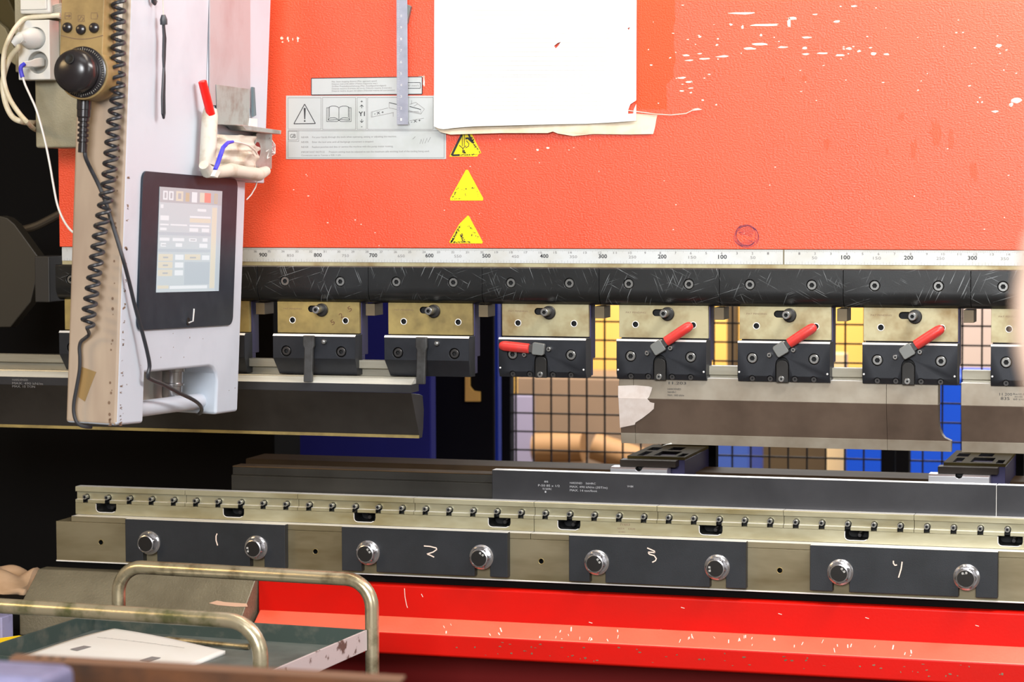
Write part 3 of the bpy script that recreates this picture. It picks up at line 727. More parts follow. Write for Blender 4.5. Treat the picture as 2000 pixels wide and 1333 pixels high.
for i, (tl, tr, bl, bolts, lab) in enumerate(plates):
    x0, x1 = X(*tl, YP1), X(*tr, YP1); z1 = Z(*tl, YP1); z0 = Z(*bl, YP1)
    t = thing('bolted_plate', lab, 'plate', ((x0+x1)/2, YP0, z0), group='black plates bolted to the bed')
    b = obj('plate_body', MB().box(x0, x1, YP1, YP0, z0, z1), M_plate, t, .0009)
    k = MB()
    for bx, by, r in bolts:
        c = P(bx, by, YP1); k.box(c.x-.0125, c.x+.014, YP1-.01, YP0+.01, z0-.01, c.z)
    cut(b, k, False); brighten_tops(b, M_edge)
    for n_, (bx, by, r) in enumerate(bolts):
        c = P(bx, by, YP1); g = grade[i][n_]
        bo = obj('hex_bolt', MB().hexbolt((c.x, YP1, c.z), rot=R(7.5*random.randrange(8))), M_chrome, t)
        obj('bolt_face', MB().lathe((c.x, YP1-.0174, c.z), (0, -1, 0), [(.0131, 0), (.0125, .0004), (.001, .0005)], 28), M_boltface, bo)
        if g is not None:
            a = R(g); cc = Vector((c.x, YP1-.0182, c.z)); e = Vector((math.cos(a), 0, math.sin(a))); u = Vector((-math.sin(a), 0, math.cos(a)))
            obj('grade_mark', MB().text('8.8', cc+u*.0072, .0036, .009, 'C', ex=e, ez=u), M_edge, bo)
    m = MB()
    for st in marks[i]:
        p = [P(x, y, YP1-.0003) for x, y in st]; q = []
        for a, bb in zip(p, p[1:]):
            for f in (0, .25, .5, .75): q.append(a.lerp(bb, f))
        m.stroke(q+[p[-1]], .0019)
    obj('chalk_number', m, M_edge if False else M_chip, t)

# dark gap and red bed ---------------------------------------------------------
xrl = X(505, 1160, -.05); xrl2 = X(493, 1200, -.10)
bed = thing('press_bed', 'red painted lower bed with a protruding ledge, under the bolted plates', 'press bed', (0, 0, 0))
obj('shadow_gap_bar', MB().box(xbl-.002, XR, -.030, .06, .8365, zbb2-.0008), M_darkframe, bed)  # black bar in the shadow gap under the beam, shade painted in
zA = Z(1523, 1176, -.05); zB = Z(1523, 1240, -.05); YE = -.084; zC = Z(1523, 1275, YE); zD = Z(1523, 1317, YE)
obj('upper_apron', MB().prism([(.06, zA-.0008), (-.048, zA-.0008), (-.05, zA-.003), (-.05, zD+.01), (.06, zD+.01)], xrl, XR), M_redbed, bed, .0035, seg=3)
obj('recessed_base', MB().box(xrl, XR, .06, .2, 0, zD+.009), mat('shaded_red_paint', (104, 10, 8), .6, spec=.2), bed)  # darker red puts the shade under the ledge into the paint
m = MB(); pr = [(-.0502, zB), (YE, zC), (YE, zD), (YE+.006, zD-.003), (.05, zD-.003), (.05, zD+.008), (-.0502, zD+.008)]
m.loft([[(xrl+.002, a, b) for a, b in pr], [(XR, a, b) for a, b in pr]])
lg = obj('ledge', m, M_redbed, bed, .0025); lg.data.materials.append(M_ledgesheen)
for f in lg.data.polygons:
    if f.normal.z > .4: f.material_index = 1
mk = MB()
def chip2(x, y, w, h, Y, n=7):
    c = P(x, y, Y); pts = []
    for k_ in range(n):
        a = 2*math.pi*k_/n; q = rr.uniform(.4, 1.1); pts.append(Vector((c.x+math.cos(a)*w/2400*q, Y-.0001, c.z+math.sin(a)*h/2400*q)))
    mk.ext(pts, (0, -.0002, 0))
for k_ in range(60):
    x = rr.uniform(880, 1990); y0 = 1246+(x-900)*.0478
    chip2(x, y0+rr.uniform(3, 34), rr.uniform(2, 9), rr.uniform(1, 5), YE)
obj('paint_scrapes', mk, M_bedsteel, bed)['kind'] = 'stuff'
mk = MB()
mk.stroke([P(790, 1150, -.0503), P(791, 1166, -.0503), P(794, 1182, -.0503), P(796, 1188, -.0503)], .0011)
mk.stroke([P(823, 1161, -.0503), P(826, 1167, -.0503)], .0011)
for x, y in ((1330, 1187), (1520, 1199), (1290, 1230), (1690, 1207), (1905, 1222), (1150, 1216)):
    mk.stroke([P(x, y, -.0503), P(x+7, y+2, -.0503)], .001)
def slp(x, y):   # point on the sloping ledge top
    n = Vector((0, zB-zC, YE+.0502)); n = Vector((0, -n.y, -n.z)); n.normalize()
    d = FW + RT*((x-1000)/CF) + UP*((666.5-y)/CF); p0 = Vector((0, -.0502, zB))
    return CPOS + d*((p0-CPOS).dot(n)/d.dot(n)) + Vector((0, -.0003, .0003))
for k_ in range(46):
    x = rr.uniform(850, 1800); y0 = 1205+(x-880)*.0488; y = y0+rr.uniform(8, 33)
    a = rr.uniform(-8, 8); h = rr.uniform(3, 9)
    mk.stroke([slp(x, y), slp(x+a*.4, min(y+h, y0+34))], rr.uniform(.0006, .002), (0, 0, .0002), (0, -.3, 1))
obj('white_scratches', mk, M_chip, bed)['kind'] = 'stuff'
# grey end cover
gx0, gx1 = X(75, 1115, -.06), X(500, 1150, -.06)
cov = thing('end_cover', 'hammered grey sloping cover at the left end of the red bed', 'cover', (gx0, -.06, 0))
zg0 = Z(300, 1122, -.06); zg1 = Z(290, 1198, -.11)
m = MB(); g0 = X(62, 1170, -.11)-.002
m.loft([[(gx0, -.03, zg0), (gx0, -.06, zg0), (gx0-.012, -.11, zg1), (gx0-.012, -.11, zg1-.05), (gx0-.012, -.03, zg1-.05)], [(gx1, -.03, zg0), (gx1, -.06, zg0), (gx1-.006, -.11, zg1), (gx1-.006, -.11, zg1-.05), (gx1-.006, -.03, zg1-.05)]])
obj('sloping_face', m, M_hammer, cov, .002)
obj('shaded_lower_panel', MB().box(gx0-.02, gx1-.01, -.10, -.04, 0, zg1-.0505), M_darkframe, cov)  # lower face of the cover, its shade painted as black
mk = MB()
p = [P(x, y, -.0) for x, y in ((0, 0),)]
def cvp(x, y):
    n = Vector((0, -(zg0-zg1), -(-.06+.11))); n = Vector((0, -(zg0-zg1), .05)).normalized()
    d = FW + RT*((x-1000)/CF) + UP*((666.5-y)/CF); p0 = Vector((0, -.06, zg0))
    return CPOS + d*((p0-CPOS).dot(n)/d.dot(n)) + n*.0003
mk.ext([cvp(x, y) for x, y in ((408, 1179), (424, 1174), (440, 1177), (482, 1180), (484, 1186), (460, 1186), (425, 1183))], (0, -.0002, .0001))
obj('bare_patch', mk, M_pale, cov)
tag(obj('cloth_heap', MB().grid(lambda u, v: Vector((X(-60, 1150, .1)+u*.155, 0.02+.16*v, .779+.035*math.sin(math.pi*min(1, v*1.15))*(.75+.25*math.sin(5*u+1))*(1 if u < .93 else .4)+.012*math.sin(13*v+3*u)*math.sin(7*u+2*v))), 40, 26), M_cloth, solid=.012), 'crumpled beige cloth on the shelf left of the grey cover', 'cloth')
tag(obj('side_shelf', MB().box(-1.75, gx0-.015, -.02, .3, .72, .775), M_darkframe, None, .001), 'dark shelf carrying the beige cloth, left of the grey cover', 'shelf')

# ------------------------------------------------------------------ back gauge
YG = .30
rl = thing('gauge_rail', 'long brown back gauge rail behind the dies', 'gauge rail', (0, YG, .9))
zg = Z(1100, 915, YG)
obj('rail_body', MB().box(X(480, 905, YG), XR+.3, YG, YG+.09, zg-.10, zg), M_gauge, rl, .001)
obj('rail_lip', MB().box(X(480, 905, YG), XR+.3, YG-.03, YG-.0005, zg-.12, zg-.016), M_darkframe, rl)
def finger(px, py, label):
    yf_ = .17; s = 1.0
    x = X(px, py, yf_); z = Z(px, py, yf_)      # lower left corner of the bright bar
    t = thing('gauge_finger', label, 'gauge finger', (x+.05, yf_, z-.03), group='back gauge fingers')
    b = obj('nose_bar', MB().prism([(yf_, z-.004), (yf_, z+.0125), (yf_+.003, z+.0155), (yf_+.03, z+.0155), (yf_+.03, z-.004)], x, x+.1), M_alu, t, .0006)
    cut(b, MB().cyl((x+.05, yf_-.01, z+.0155), (0, 1, 0), .006, .03))
    obj('stop_block', MB().box(x+.014, x+.112, yf_+.012, yf_+.04, z+.0157, z+.027), M_finger, t, .0006)
    b = obj('finger_body', MB().box(x+.02, x+.122, yf_+.0405, yf_+.24, z-.02, z+.026), M_blue, t, .0008)
    tp = obj('top_plate', MB().box(x+.02, x+.122, yf_+.041, yf_+.238, z+.0262, z+.031), M_fingertop, t, .0005)
    k = MB()
    for a in ((.034, .048, .05, .12), (.062, .098, .06, .13), (.105, .117, .05, .10), (.030, .05, .14, .19), (.066, .09, .15, .2)): k.box(x+a[0], x+a[1], yf_+a[2], yf_+a[3], z+.024, z+.034)
    cut(tp, k)
    obj('rear_plate', MB().box(x+.035, x+.135, yf_+.2385, yf_+.262, z-.03, z+.044), M_darkframe, t, .0008)
    obj('carriage', MB().box(x+.02, x+.11, yf_+.07, yf_+.22, zg+.0005 if False else z-.045, z-.0205), M_darkframe, t)
finger(1192, 930, 'back gauge finger with bright nose bar, left one under the long punch')
finger(1813, 944.5, 'back gauge finger with bright nose bar, right one by the horn punch')
tag(obj('paper_scrap', MB().ext([P(1293, 871.5, -.021), P(1311, 865, -.021), P(1313, 868, -.021), P(1303, 869, -.021)], (0, -.0006, 0)), M_paper), 'tiny white paper scrap stuck to the punch tip above the left gauge finger', 'paper scrap')

# ------------------------------------------------------------------ things on the red panel
# big paper
def pe(u, v, Y=-.004):
    return P(849+u*395, -180+v*(438), Y)
t = thing('wall_chart', 'large white sheet taped on the red panel, faint printed grid', 'paper chart', tuple(P(1046, 255, 0)))
bot = [(0, 247), (.02, 251), (.05, 253), (.1, 250), (.2, 247), (.5, 244), (.6, 243), (.75, 242), (.9, 239), (1, 236)]
def yb(u):
    for a, b in zip(bot, bot[1:]):
        if a[0] <= u <= b[0]: return a[1]+(b[1]-a[1])*(u-a[0])/(b[0]-a[0])
def sheet(u, v):
    y = -180+v*(yb(u)+180); lift = max(0, (y-150)/110)
    Yp = -.003-.011*lift**2*(1-.45*u)-.0009*math.sin(u*9+v*5)-.0008*math.sin(v*21+2*u)
    return P(849+u*395-(1.5*v), y, Yp)
sh = obj('sheet', MB().grid(sheet, 44, 48), M_paper, t, solid=.0004)
k = MB(); k.ext([P(x, y, -.03) for x, y in ((1220, 214), (1224, 203), (1236, 195), (1237, 199), (1231, 213), (1230, 221), (1220, 222))], (0, .04, 0))
k.ext([P(x, y, -.03) for x, y in ((1074, 88), (1080, 83), (1087, 80), (1083, 87), (1077, 93))], (0, .04, 0))
k.ext([P(x, y, -.03) for x, y in ((1218, 53), (1223, 51), (1220, 57))], (0, .04, 0))
k.ext([P(x, y, -.03) for x, y in ((1056, 248), (1065, 250), (1061, 255))], (0, .04, 0))
md = sh.modifiers['solid']; dg = bpy.context.evaluated_depsgraph_get(); dg.update()
nm = bpy.data.meshes.new_from_object(sh.evaluated_get(dg)); sh.modifiers.clear(); sh.data = nm
cut(sh, k, False)
pr_ = MB()
def onsheet(x, y):
    u = (x-849)/395; v = (y+180)/(yb(min(1, max(0, u)))+180); q = sheet(u, v); q.y -= .00045; return q
for y in range(150, 222, 8):
    pr_.stroke([onsheet(x, y) for x in range(898, 1206, 22)], .00013)
for x in range(900, 1206, 14):
    pr_.stroke([onsheet(x, y) for y in range(110 + (x*7) % 50, 224, 12)], .00012)
for y in range(20, 150, 9):
    pr_.stroke([onsheet(x, y) for x in range(898+(y*3) % 30, 1206, 22)], .00012)
obj('printed_grid', pr_, M_faint, t)
bl = [(850, 240), (851, 250), (860, 258), (880, 263), (980, 260), (1070, 260), (1080, 257), (1090, 261), (1120, 266), (1160, 262), (1230, 263), (1276, 262), (1280, 246), (1282, 233), (1284, 225), (1246, 222), (1222, 222), (1210, 235), (1110, 240), (1000, 243), (905, 240)]
bl_ = [(862, 262), (905, 240), (1000, 243), (1110, 240), (1210, 235), (1222, 222), (1246, 222), (1284, 225), (1282, 233), (1280, 246), (1276, 262), (1230, 263), (1160, 262), (1120, 266), (1090, 261), (1080, 257), (1070, 260), (980, 260), (880, 263)]
tag(obj('torn_backing_strip', MB().ext([P(x, y, -.0008-.009*max(0, min(1, (y-236)/26))*(1 if x < 1100 else .35)) for x, y in bl], (0, -.0007, 0)), M_torn, None), 'yellowed torn paper strip under the bottom edge of the white sheet', 'paper strip')
th = MB(); pts = [(1226, 216), (1250, 219), (1280, 223), (1310, 225), (1340, 222), (1352, 216), (1370, 214)]
tag(obj('loose_thread', th.tube([P(x, y, -.004) for x, y in pts], .0009, 6), M_foam), 'white thread trailing right from the torn corner of the sheet', 'thread')

# warning plates
YL = -.0012
def rectpx(mb, x0, y0, x1, y1, Y, d=.001, mi=0):
    mb.ext([P(x0, y0, Y), P(x1, y0, Y), P(x1, y1, Y), P(x0, y1, Y)], (0, -d, 0), mi)
def ln(mb, a, b, w=.9, Y=YL-.0001): mb.stroke([P(*a, Y), P(*b, Y)], w/1150, (0, -.00005, 0))
def fr(mb, x0, y0, x1, y1, w=.8):
    for a, b in (((x0, y0), (x1, y0)), ((x1, y0), (x1, y1)), ((x1, y1), (x0, y1)), ((x0, y1), (x0, y0))): ln(mb, a, b, w)
def tx(mb, s, x, y, cap, w=None, al='L', Y=YL-.00012, bold=0, rot=0):
    a = R(rot); mb.text(s, P(x, y, Y), cap/1150, w/1150 if w else None, al, ex=(math.cos(a), 0, math.sin(a)), ez=(-math.sin(a), 0, math.cos(a)), bold=bold)
t = thing('warning_plate', 'wide silver safety plate with triangle, open book and GB text', 'safety plate', tuple(P(715, 311, 0)))
m = MB(); rectpx(m, 559, 187, 871.5, 311, -.0002, .001); obj('plate_sheet', m, M_foil, t, .0002)
m = MB()
for a in ((562.5, 191, 627, 252.5), (630, 190.5, 694.5, 253), (697.5, 190.5, 715.5, 253), (718, 190.5, 846, 253)): fr(m, *a, .7)
fr(m, 562.5, 255.5, 867.5, 308.5, .8); fr(m, 563.5, 256.5, 580.5, 273.5, .8); ln(m, (583.5, 256), (583.5, 276.5), .6); ln(m, (583.5, 276.5), (563, 276.5), .6)
fr(m, 919, 0, 919.1, .1, .01)
obj('frame_lines', m, M_ink2, t)
m = MB()
for a, b in (((595, 203.5), (574, 242)), ((574, 242), (616, 241.5)), ((616, 241.5), (595, 203.5))): ln(m, a, b, 1.5)
m.ext([P(x, y, YL-.0001) for x, y in ((593.3, 211), (597, 211), (596.2, 233), (594.4, 233))], (0, -.00005, 0))
m.cyl(P(595.2, 236.5, YL-.0001), (0, -1, 0), .0014, .0001, 14)
for sx in (-1, 1):
    c = 662; f = lambda d: c+sx*d
    q = [(f(0), 211), (f(3), 208.5), (f(8), 207.3), (f(14), 207.3), (f(18.5), 209), (f(18.5), 229)]
    for a, b in zip(q, q[1:]): ln(m, a, b, .9)
    q = [(f(0), 236), (f(4), 231.5), (f(9), 230), (f(14), 230.3), (f(18.5), 231), (f(21), 234.5), (f(18.5), 209)]
    for a, b in zip(q[:-1], q[1:-1]): ln(m, a, b, .9)
    ln(m, (f(18.5), 209), (f(21), 211), .9); ln(m, (f(21), 211), (f(21), 235), .9); ln(m, (f(21), 235), (f(3), 233.5), .9)
    ln(m, (f(21), 210.5), (f(24), 210.5), .8); ln(m, (f(24), 210.5), (f(24), 237.5), .8); ln(m, (f(24), 237.5), (f(4), 237.5), .8); ln(m, (f(4), 237.5), (f(0), 235), .8)
ln(m, (662, 211), (662, 236), 1)
tx(m, 'Y1', 706.5, 226.5, 8.2, 13, 'C', bold=.02); tx(m, '+', 706.5, 201, 5, 4.5, 'C', bold=.02); tx(m, '-', 706.5, 249.5, 5, 3, 'C', bold=.02)
for y0, d in ((205, 1), (239.5, -1)):
    y1 = y0+d*6.5; ln(m, (706.5, y0), (706.5, y1), 1.1); ln(m, (706.5, y0), (703.3, y0+d*3.5), 1.1); ln(m, (706.5, y0), (709.7, y0+d*3.5), 1.1)
tx(m, '- X +', 731, 224.5, 4.8, 20, rot=8, bold=.015); tx(m, '- X +', 803, 240.5, 4.8, 20, rot=8, bold=.015); ln(m, (800, 208), (822, 214), 1.2); ln(m, (760, 200.5), (775, 204), 1.2)
tx(m, 'GB', 572, 269.5, 7.5, 12, 'C')
obj('bold_symbols', m, M_ink, t)
m = MB()
for a, b in (((725, 219), (758, 211)), ((725, 219), (725, 229)), ((725, 229), (769, 220)), ((760, 200.5), (760, 211)), ((760, 211), (822, 223)), ((822, 214), (822, 223)), ((800, 204), (812, 200)), ((812, 200), (829, 213)), ((829, 213), (822, 223)), ((727, 219), (727, 228.5)), ((797, 237), (800, 245)), ((800, 236), (828, 231)), ((804, 204), (804, 196)), ((808, 208), (816, 203)), ((798, 216), (820, 221)), ((800, 218), (818, 218)), ((768, 220), (768, 228))): ln(m, a, b, .7)
for y, st, w in ((270, 'NEVER     Put your hands through the tools when operating, setting or adjusting the machine.', 197), (279.5, 'NEVER     Enter the tool area until all backgauge movement is stopped.', 150), (289, 'NEVER     Replace punches and dies or service the machine with the pump motor running.', 190), (299, 'IMPORTANT NOTICE      Pressure setting must be adjusted to suit the maximum safe working load of the tooling being used.', 264), (305.3, 'Conversion rate is: Tonnes x 9.81 = kN', 82)):
    tx(m, st, 588.5, y, 3.3, w)
m.stroke([P(x, y, YL-.0001) for x, y in ((820, 281), (823, 272), (825, 281), (828, 271))], .0005); m.stroke([P(x, y, YL-.0001) for x, y in ((830, 280), (834, 270), (836, 278), (841, 268))], .0005); m.stroke([P(806, 272, YL-.0001), P(811, 267, YL-.0001)], .0006)
obj('fine_print', m, M_ink2, t)
t = thing('stopping_distance_plate', 'narrow silver plate with five text lines above the wide safety plate', 'safety plate', tuple(P(715, 185, 0)))
m = MB(); m.ext([P(x, y, -.0002) for x, y in ((608, 153), (824.5, 150), (824.5, 184), (608, 185.5))], (0, -.001, 0)); obj('plate_sheet', m, M_foil, t, .0002)
m = MB()
for a, b in (((608, 153), (824.5, 150)), ((824.5, 150), (824.5, 184)), ((824.5, 184), (608, 185.5)), ((608, 185.5), (608, 153))): ln(m, a, b, 1.5)
fr(m, 785, 161.5, 821, 172.5, 1); obj('border', m, M_ink, t)
m = MB()
for k_, (st, w) in enumerate((('Max. beam stopping distance (Max. approach speed)', 93), ("Distance maxi arr\u00eat tablier (Vitesse d'approche max.)", 94), ('Gr\u00f6\u00dfter Pressbalkenanhalteweg (Max. Zustellgeschwindigkeit)', 112), ('Distanza massima di arresto del tavolo (Velocit\u00e0 massima di metodo)', 123), ('Distancia maxima de paro del tablero (Velocidad m\u00e1xima del acercamiento)', 130))):
    tx(m, st, 648, 161.3+k_*4.6-.3, 3, w)
tx(m, '100 mm/s', 818, 169, 4, 26, 'R'); obj('fine_print', m, M_ink2, t)

# triangle stickers
def sticker(pts, label, marks_):
    cx = sum(p[0] for p in pts)/len(pts)
    t = thing('warning_sticker', label, 'sticker', tuple(P(cx, max(p[1] for p in pts), 0)), group='yellow triangle stickers')
    obj('sticker_sheet', MB().ext([P(x, y, -.0002) for x, y in pts], (0, -.0006, 0)), M_yel, t)
    m = MB()
    for kind, a in marks_:
        if kind == 'l': m.stroke([P(x, y, -.0009) for x, y in a[1:]], a[0]/1160, (0, -.00005, 0))
        else:
            x0, y0, x1, y1, n, sp = a
            for k_ in range(n):
                f = rr.random(); x = x0+(x1-x0)*f+rr.uniform(-sp, sp); y = y0+(y1-y0)*f+rr.uniform(-sp*.6, sp*.6)
                r_ = rr.uniform(.4, 1.5); c = P(x, y, -.0009)
                m.ext([c+Vector((math.cos(q+f)*r_*rr.uniform(.5, 1.2)/1160, 0, math.sin(q+f)*r_*rr.uniform(.5, 1.2)/1160)) for q in (0, 1.2, 2.5, 3.7, 5)], (0, -.00005, 0))
    obj('worn_print', m, M_ink, t)
sticker([(912, 255), (922, 262), (940, 299), (935, 301), (932, 306), (878, 306), (880, 301), (901, 262)], 'topmost yellow triangle sticker, partly under the sheet, black pictogram left',
        [('l', (4.5, (902, 263), (893, 281), (882, 304))), ('l', (3.5, (884, 303.5), (898, 303))), ('s', (896, 303, 932, 302, 40, 1.5)), ('l', (1.2, (903, 263), (903, 286))), ('l', (1.2, (907, 263), (907, 286))), ('l', (1.6, (897, 284), (904, 290), (910, 285))), ('l', (4, (915, 262), (921, 275))), ('l', (4, (909, 271), (914, 270), (924, 279))), ('l', (1.5, (911, 275), (916, 281), (915, 286), (909, 289))), ('s', (920, 268, 930, 290, 40, 2.2)), ('s', (903, 292, 908, 300, 36, 2.4)), ('s', (928, 285, 938, 298, 16, 1.2))])
sticker([(910, 332), (914, 332), (944, 388), (943, 392), (880, 392), (879, 388)], 'middle yellow triangle sticker, almost blank',
        [('s', (882, 389, 895, 366, 16, 1.2)), ('s', (884, 389, 900, 388, 8, .8)), ('s', (900, 372, 932, 366, 7, 3)), ('s', (908, 378, 910, 386, 4, 1)), ('s', (932, 375, 938, 390, 4, 2))])
sticker([(914, 421), (917, 424), (943, 473), (942, 476), (879, 475.5), (878, 472), (897, 438)], 'lowest yellow triangle sticker with clipped left side and worn black print',
        [('s', (881, 474, 899, 441, 80, 1.8)), ('l', (3, (881, 474), (886, 466))), ('s', (884, 473.5, 920, 473, 46, 1.7)), ('s', (901, 460, 906, 471, 40, 2.4)), ('s', (913, 440, 930, 465, 16, 5)), ('s', (898, 450, 903, 460, 8, 2))])
# hanging steel ruler
t = thing('steel_ruler', 'narrow metal ruler hanging in front of the silver plates', 'ruler', tuple(P(786, 100, -.012)))
obj('blade', MB().ext([P(x, y, -.0095) for x, y in ((774, -160), (794.5, -160), (797.3, 243.5), (775.5, 243.5))], (0, -.001, 0)), M_alum, t, .0002)
m = MB()
for k_ in range(10): m.text(str(k_+1), P(783.5, 236-k_*22.5, -.0107), .0042, .0028, 'C')
for k_ in range(70):
    y = 242-k_*3.4; w = 5 if k_ % 5 == 0 else 3; m.stroke([P(776.2, y, -.0107), P(776.2+w, y, -.0107)], .0003)
obj('engraved_marks', m, M_plast, t)
tag(obj('magnet_clip', MB().ext([P(x, y, -.0005) for x, y in ((796, 9), (801, 10), (805.5, 13), (804, 20), (798, 47), (790, 47), (790, 9))], (0, -.0085, 0)), M_castg, None, .001), 'small grey magnet clip behind the hanging ruler', 'clip')


# ------------------------------------------------------------------ control console
cr = (R(-1.8), R(2.1), 0)
con = thing('control_console', 'white hanging control console with dark-framed touch screen', 'control console', (-.857, -.652, 1.329), cr)
MC = MW[con.name]
def Q(x, y, v=0, ax=0): return P(x, y, v, ax, MC)
TH = .082
def fp(pts): return [(Q(x, y).y, Q(x, y).z) for x, y in pts]
yb_ = Q(472, 600).y; zc0 = Q(222, 833).z; ya = Q(281, 800).y; ybt = Q(424, 760).y; zcut = Q(350, 722).z; zleg = Q(440, 808).z
ysm = Q(405, 150).y; zsm = Q(403, 344).z; yub = Q(525, 150).y; ztop = .62
hp = [(0, zc0), (ya, zc0-.002), (ya, zcut), (ybt-.035, zcut)] + [(ybt-.035+.035*math.sin(a), zcut-.025+.025*math.cos(a)) for a in (R(30), R(60), R(90))] + [(ybt, zleg), (yb_, zleg), (yb_, zsm), (ysm, zsm), (ysm, ztop), (0, ztop)]
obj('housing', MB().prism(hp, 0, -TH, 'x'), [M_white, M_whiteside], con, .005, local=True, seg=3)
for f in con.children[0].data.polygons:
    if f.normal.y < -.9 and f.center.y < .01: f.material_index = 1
obj('rear_door', MB().box(-TH, -.001, ysm+.003, yub, zsm-.004, ztop), M_white, con, .002, local=True)
# bezel with rounded corners
b0, b1 = Q(270, 490).y, Q(456, 490).y; zb1 = Q(365, 341.5).z; zb0 = Q(360, 640).z
def rrect(y0, y1, z0, z1, r, n=6):
    pts = []
    for cy, cz, a0 in ((y1-r, z1-r, 0), (y0+r, z1-r, 90), (y0+r, z0+r, 180), (y1-r, z0+r, 270)):
        for k_ in range(n+1):
            a = R(a0+90*k_/n); pts.append((cy+r*math.cos(a), cz+r*math.sin(a)))
    return pts
bz = obj('screen_bezel', MB().prism(rrect(b0, b1, zb0, zb1, .014), .0003, .0035, 'x'), M_bezel, con, .0004, local=True)
s0, s1 = Q(304, 470).y, Q(426, 470).y; sz1 = Q(368, 369).z; sz0 = Q(362, 570).z
obj('touch_screen', MB().box(.0034, .0042, s0, s1, sz0, sz1), M_screen, bz, local=True)
m = MB()
def ui(u0, u1, v0, v1, c, lay=0):
    y0, y1 = s0+(s1-s0)*u0, s0+(s1-s0)*u1; z0, z1 = sz1+(sz0-sz1)*v1, sz1+(sz0-sz1)*v0
    m.box(.0042, .00428+.00006*lay, y0, y1, z0, z1, c)
W_, CR, GR, RD, BD, TN = range(6)
ui(0, 1, 0, .145, GR); ui(.93, 1, .145, 1, BD)
for a in ((.05, .12, .035, .12, W_), (.14, .21, .035, .12, W_), (.25, .36, .03, .125, CR), (.40, .46, .04, .125, TN), (.50, .585, .03, .13, W_), (.63, .705, .03, .125, CR), (.705, .81, .03, .125, RD), (.87, .92, .03, .13, TN),
          (.84, .92, .17, .97, CR), (.02, .06, .165, .2, W_), (.6, .74, .19, .215, W_), (.02, .15, .27, .315, W_), (.48, .82, .262, .28, W_), (.48, .82, .285, .325, CR), (.02, .15, .348, .362, W_), (.18, .44, .348, .362, W_), (.48, .8, .348, .366, W_),
          (.02, .12, .385, .41, W_), (.48, .62, .38, .415, W_), (.68, .8, .38, .415, W_), (0, .83, .425, .455, BD), (.02, .17, .48, .51, W_), (.22, .40, .48, .51, W_), (.48, .6, .48, .51, W_), (.70, .78, .475, .51, W_), (.04, .12, .53, .565, W_), (.27, .37, .53, .565, W_), (.65, .78, .53, .57, W_), (0, .83, .585, .615, BD),
          (.01, .23, .635, .70, CR), (.27, .40, .64, .69, W_), (.42, .67, .635, .69, CR), (.70, .82, .645, .69, W_), (.01, .23, .71, .77, CR), (.27, .40, .715, .765, W_), (.01, .23, .785, .845, CR), (.27, .40, .79, .84, W_), (.42, .83, .71, .93, BD), (.01, .18, .935, .965, CR), (.2, .8, .94, .97, W_)): ui(*a, lay=2)
for a in ((.07, .10, .05, .105), (.16, .19, .05, .105), (.28, .33, .05, .105), (.89, .905, .04, .12), (.08, .16, .66, .675), (.08, .16, .735, .75), (.08, .16, .81, .825), (.5, .6, .66, .675), (.05, .12, .545, .553), (.5, .58, .49, .5)): ui(*a, GR, lay=3)
obj('screen_layout', m, M_ui, bz, local=True)
m = MB(); yk, zk = Q(363, 628).y, Q(363, 628).z
m.cyl((.0034, yk, zk), (1, 0, 0), .006, .001, 16); obj('key_hole', m, M_hole, bz, local=True)
m = MB(); m.tube([(.005, yk, zk-.002), (.012, yk, zk+.001), (.013, yk, zk+.02)], .0012, 8); obj('key_pin', m, M_edge, bz, local=True)
# handle bar and connector in the cut-out
zt_ = Q(340, 797).z
obj('handle_bar', MB().cyl((-.030, ya-.01, zt_), (0, 1, 0), .0125, ybt-ya+.018, 24), M_white, con, local=True)
obj('connector_plate', MB().box(-TH+.001, -TH+.008, Q(329, 740).y+.02, ybt+.01, zcut-.062, zcut+.005), M_pendside, con, .001, local=True)
yc = Q(378, 745).y+.02
obj('plug_connector', MB().lathe((-.045, yc, zcut+.004), (0, 0, -1), [(.020, 0), (.020, .012), (.0165, .013), (.0165, .03), (.019, .031), (.019, .034), (.016, .035), (.016, .05), (.013, .066)], 20), M_chrome, con, local=True)
obj('support_arm', MB().box(-TH+.006, -.012, .06, .30, ztop+.0005, .95), M_white, con, .003, local=True)
obj('boom', MB().box(-.93, -.84, -.62, -.0008, 2.20, 2.28), M_white, con, .003)
m = MB()
rg = random.Random(11)
for k_ in range(60):
    z = zc0 + (rg.random()**1.6)*.42; y = rg.uniform(-.0005, .0)-.0003; x = -rg.random()*.004-.002
    r_ = rg.uniform(.0006, .0024)
    if rg.random() < .5: m.ext([(x-.001+math.cos(a)*r_-.006, -.0001, z+math.sin(a)*r_*1.2) for a in (0, 1, 2, 3.1, 4.2, 5.2)], (0, -.0002, 0))
    else: m.ext([(.0001, .008+rg.random()*.01+math.cos(a)*r_, z+math.sin(a)*r_*1.2) for a in (0, 1, 2, 3.1, 4.2, 5.2)], (.0002, 0, 0))
for k_ in range(22):
    c = Q(rg.uniform(230, 460), rg.uniform(650, 820)); r_ = rg.uniform(.0005, .0013)
    if c.z < zcut and ya < c.y < ybt: continue
    if c.z < zc0+.004: continue
    m.ext([(.0001, c.y+math.cos(a)*r_, c.z+math.sin(a)*r_) for a in (0, 1.3, 2.6, 4, 5.2)], (.0002, 0, 0))
obj('paint_chips', m, M_grime, con, local=True)['kind'] = 'stuff'
a = [P(x, y, -.0002, 1, MC) for x, y in ((160, 717), (188, 727), (176, 758), (166, 785), (153, 776), (157, 745))]
tag(obj('tape_patch', MB().ext([MC @ q_ for q_ in a], MC.to_3x3() @ Vector((0, -.0004, 0))), M_amber), 'brown tape patch low on the narrow side of the white console', 'tape')
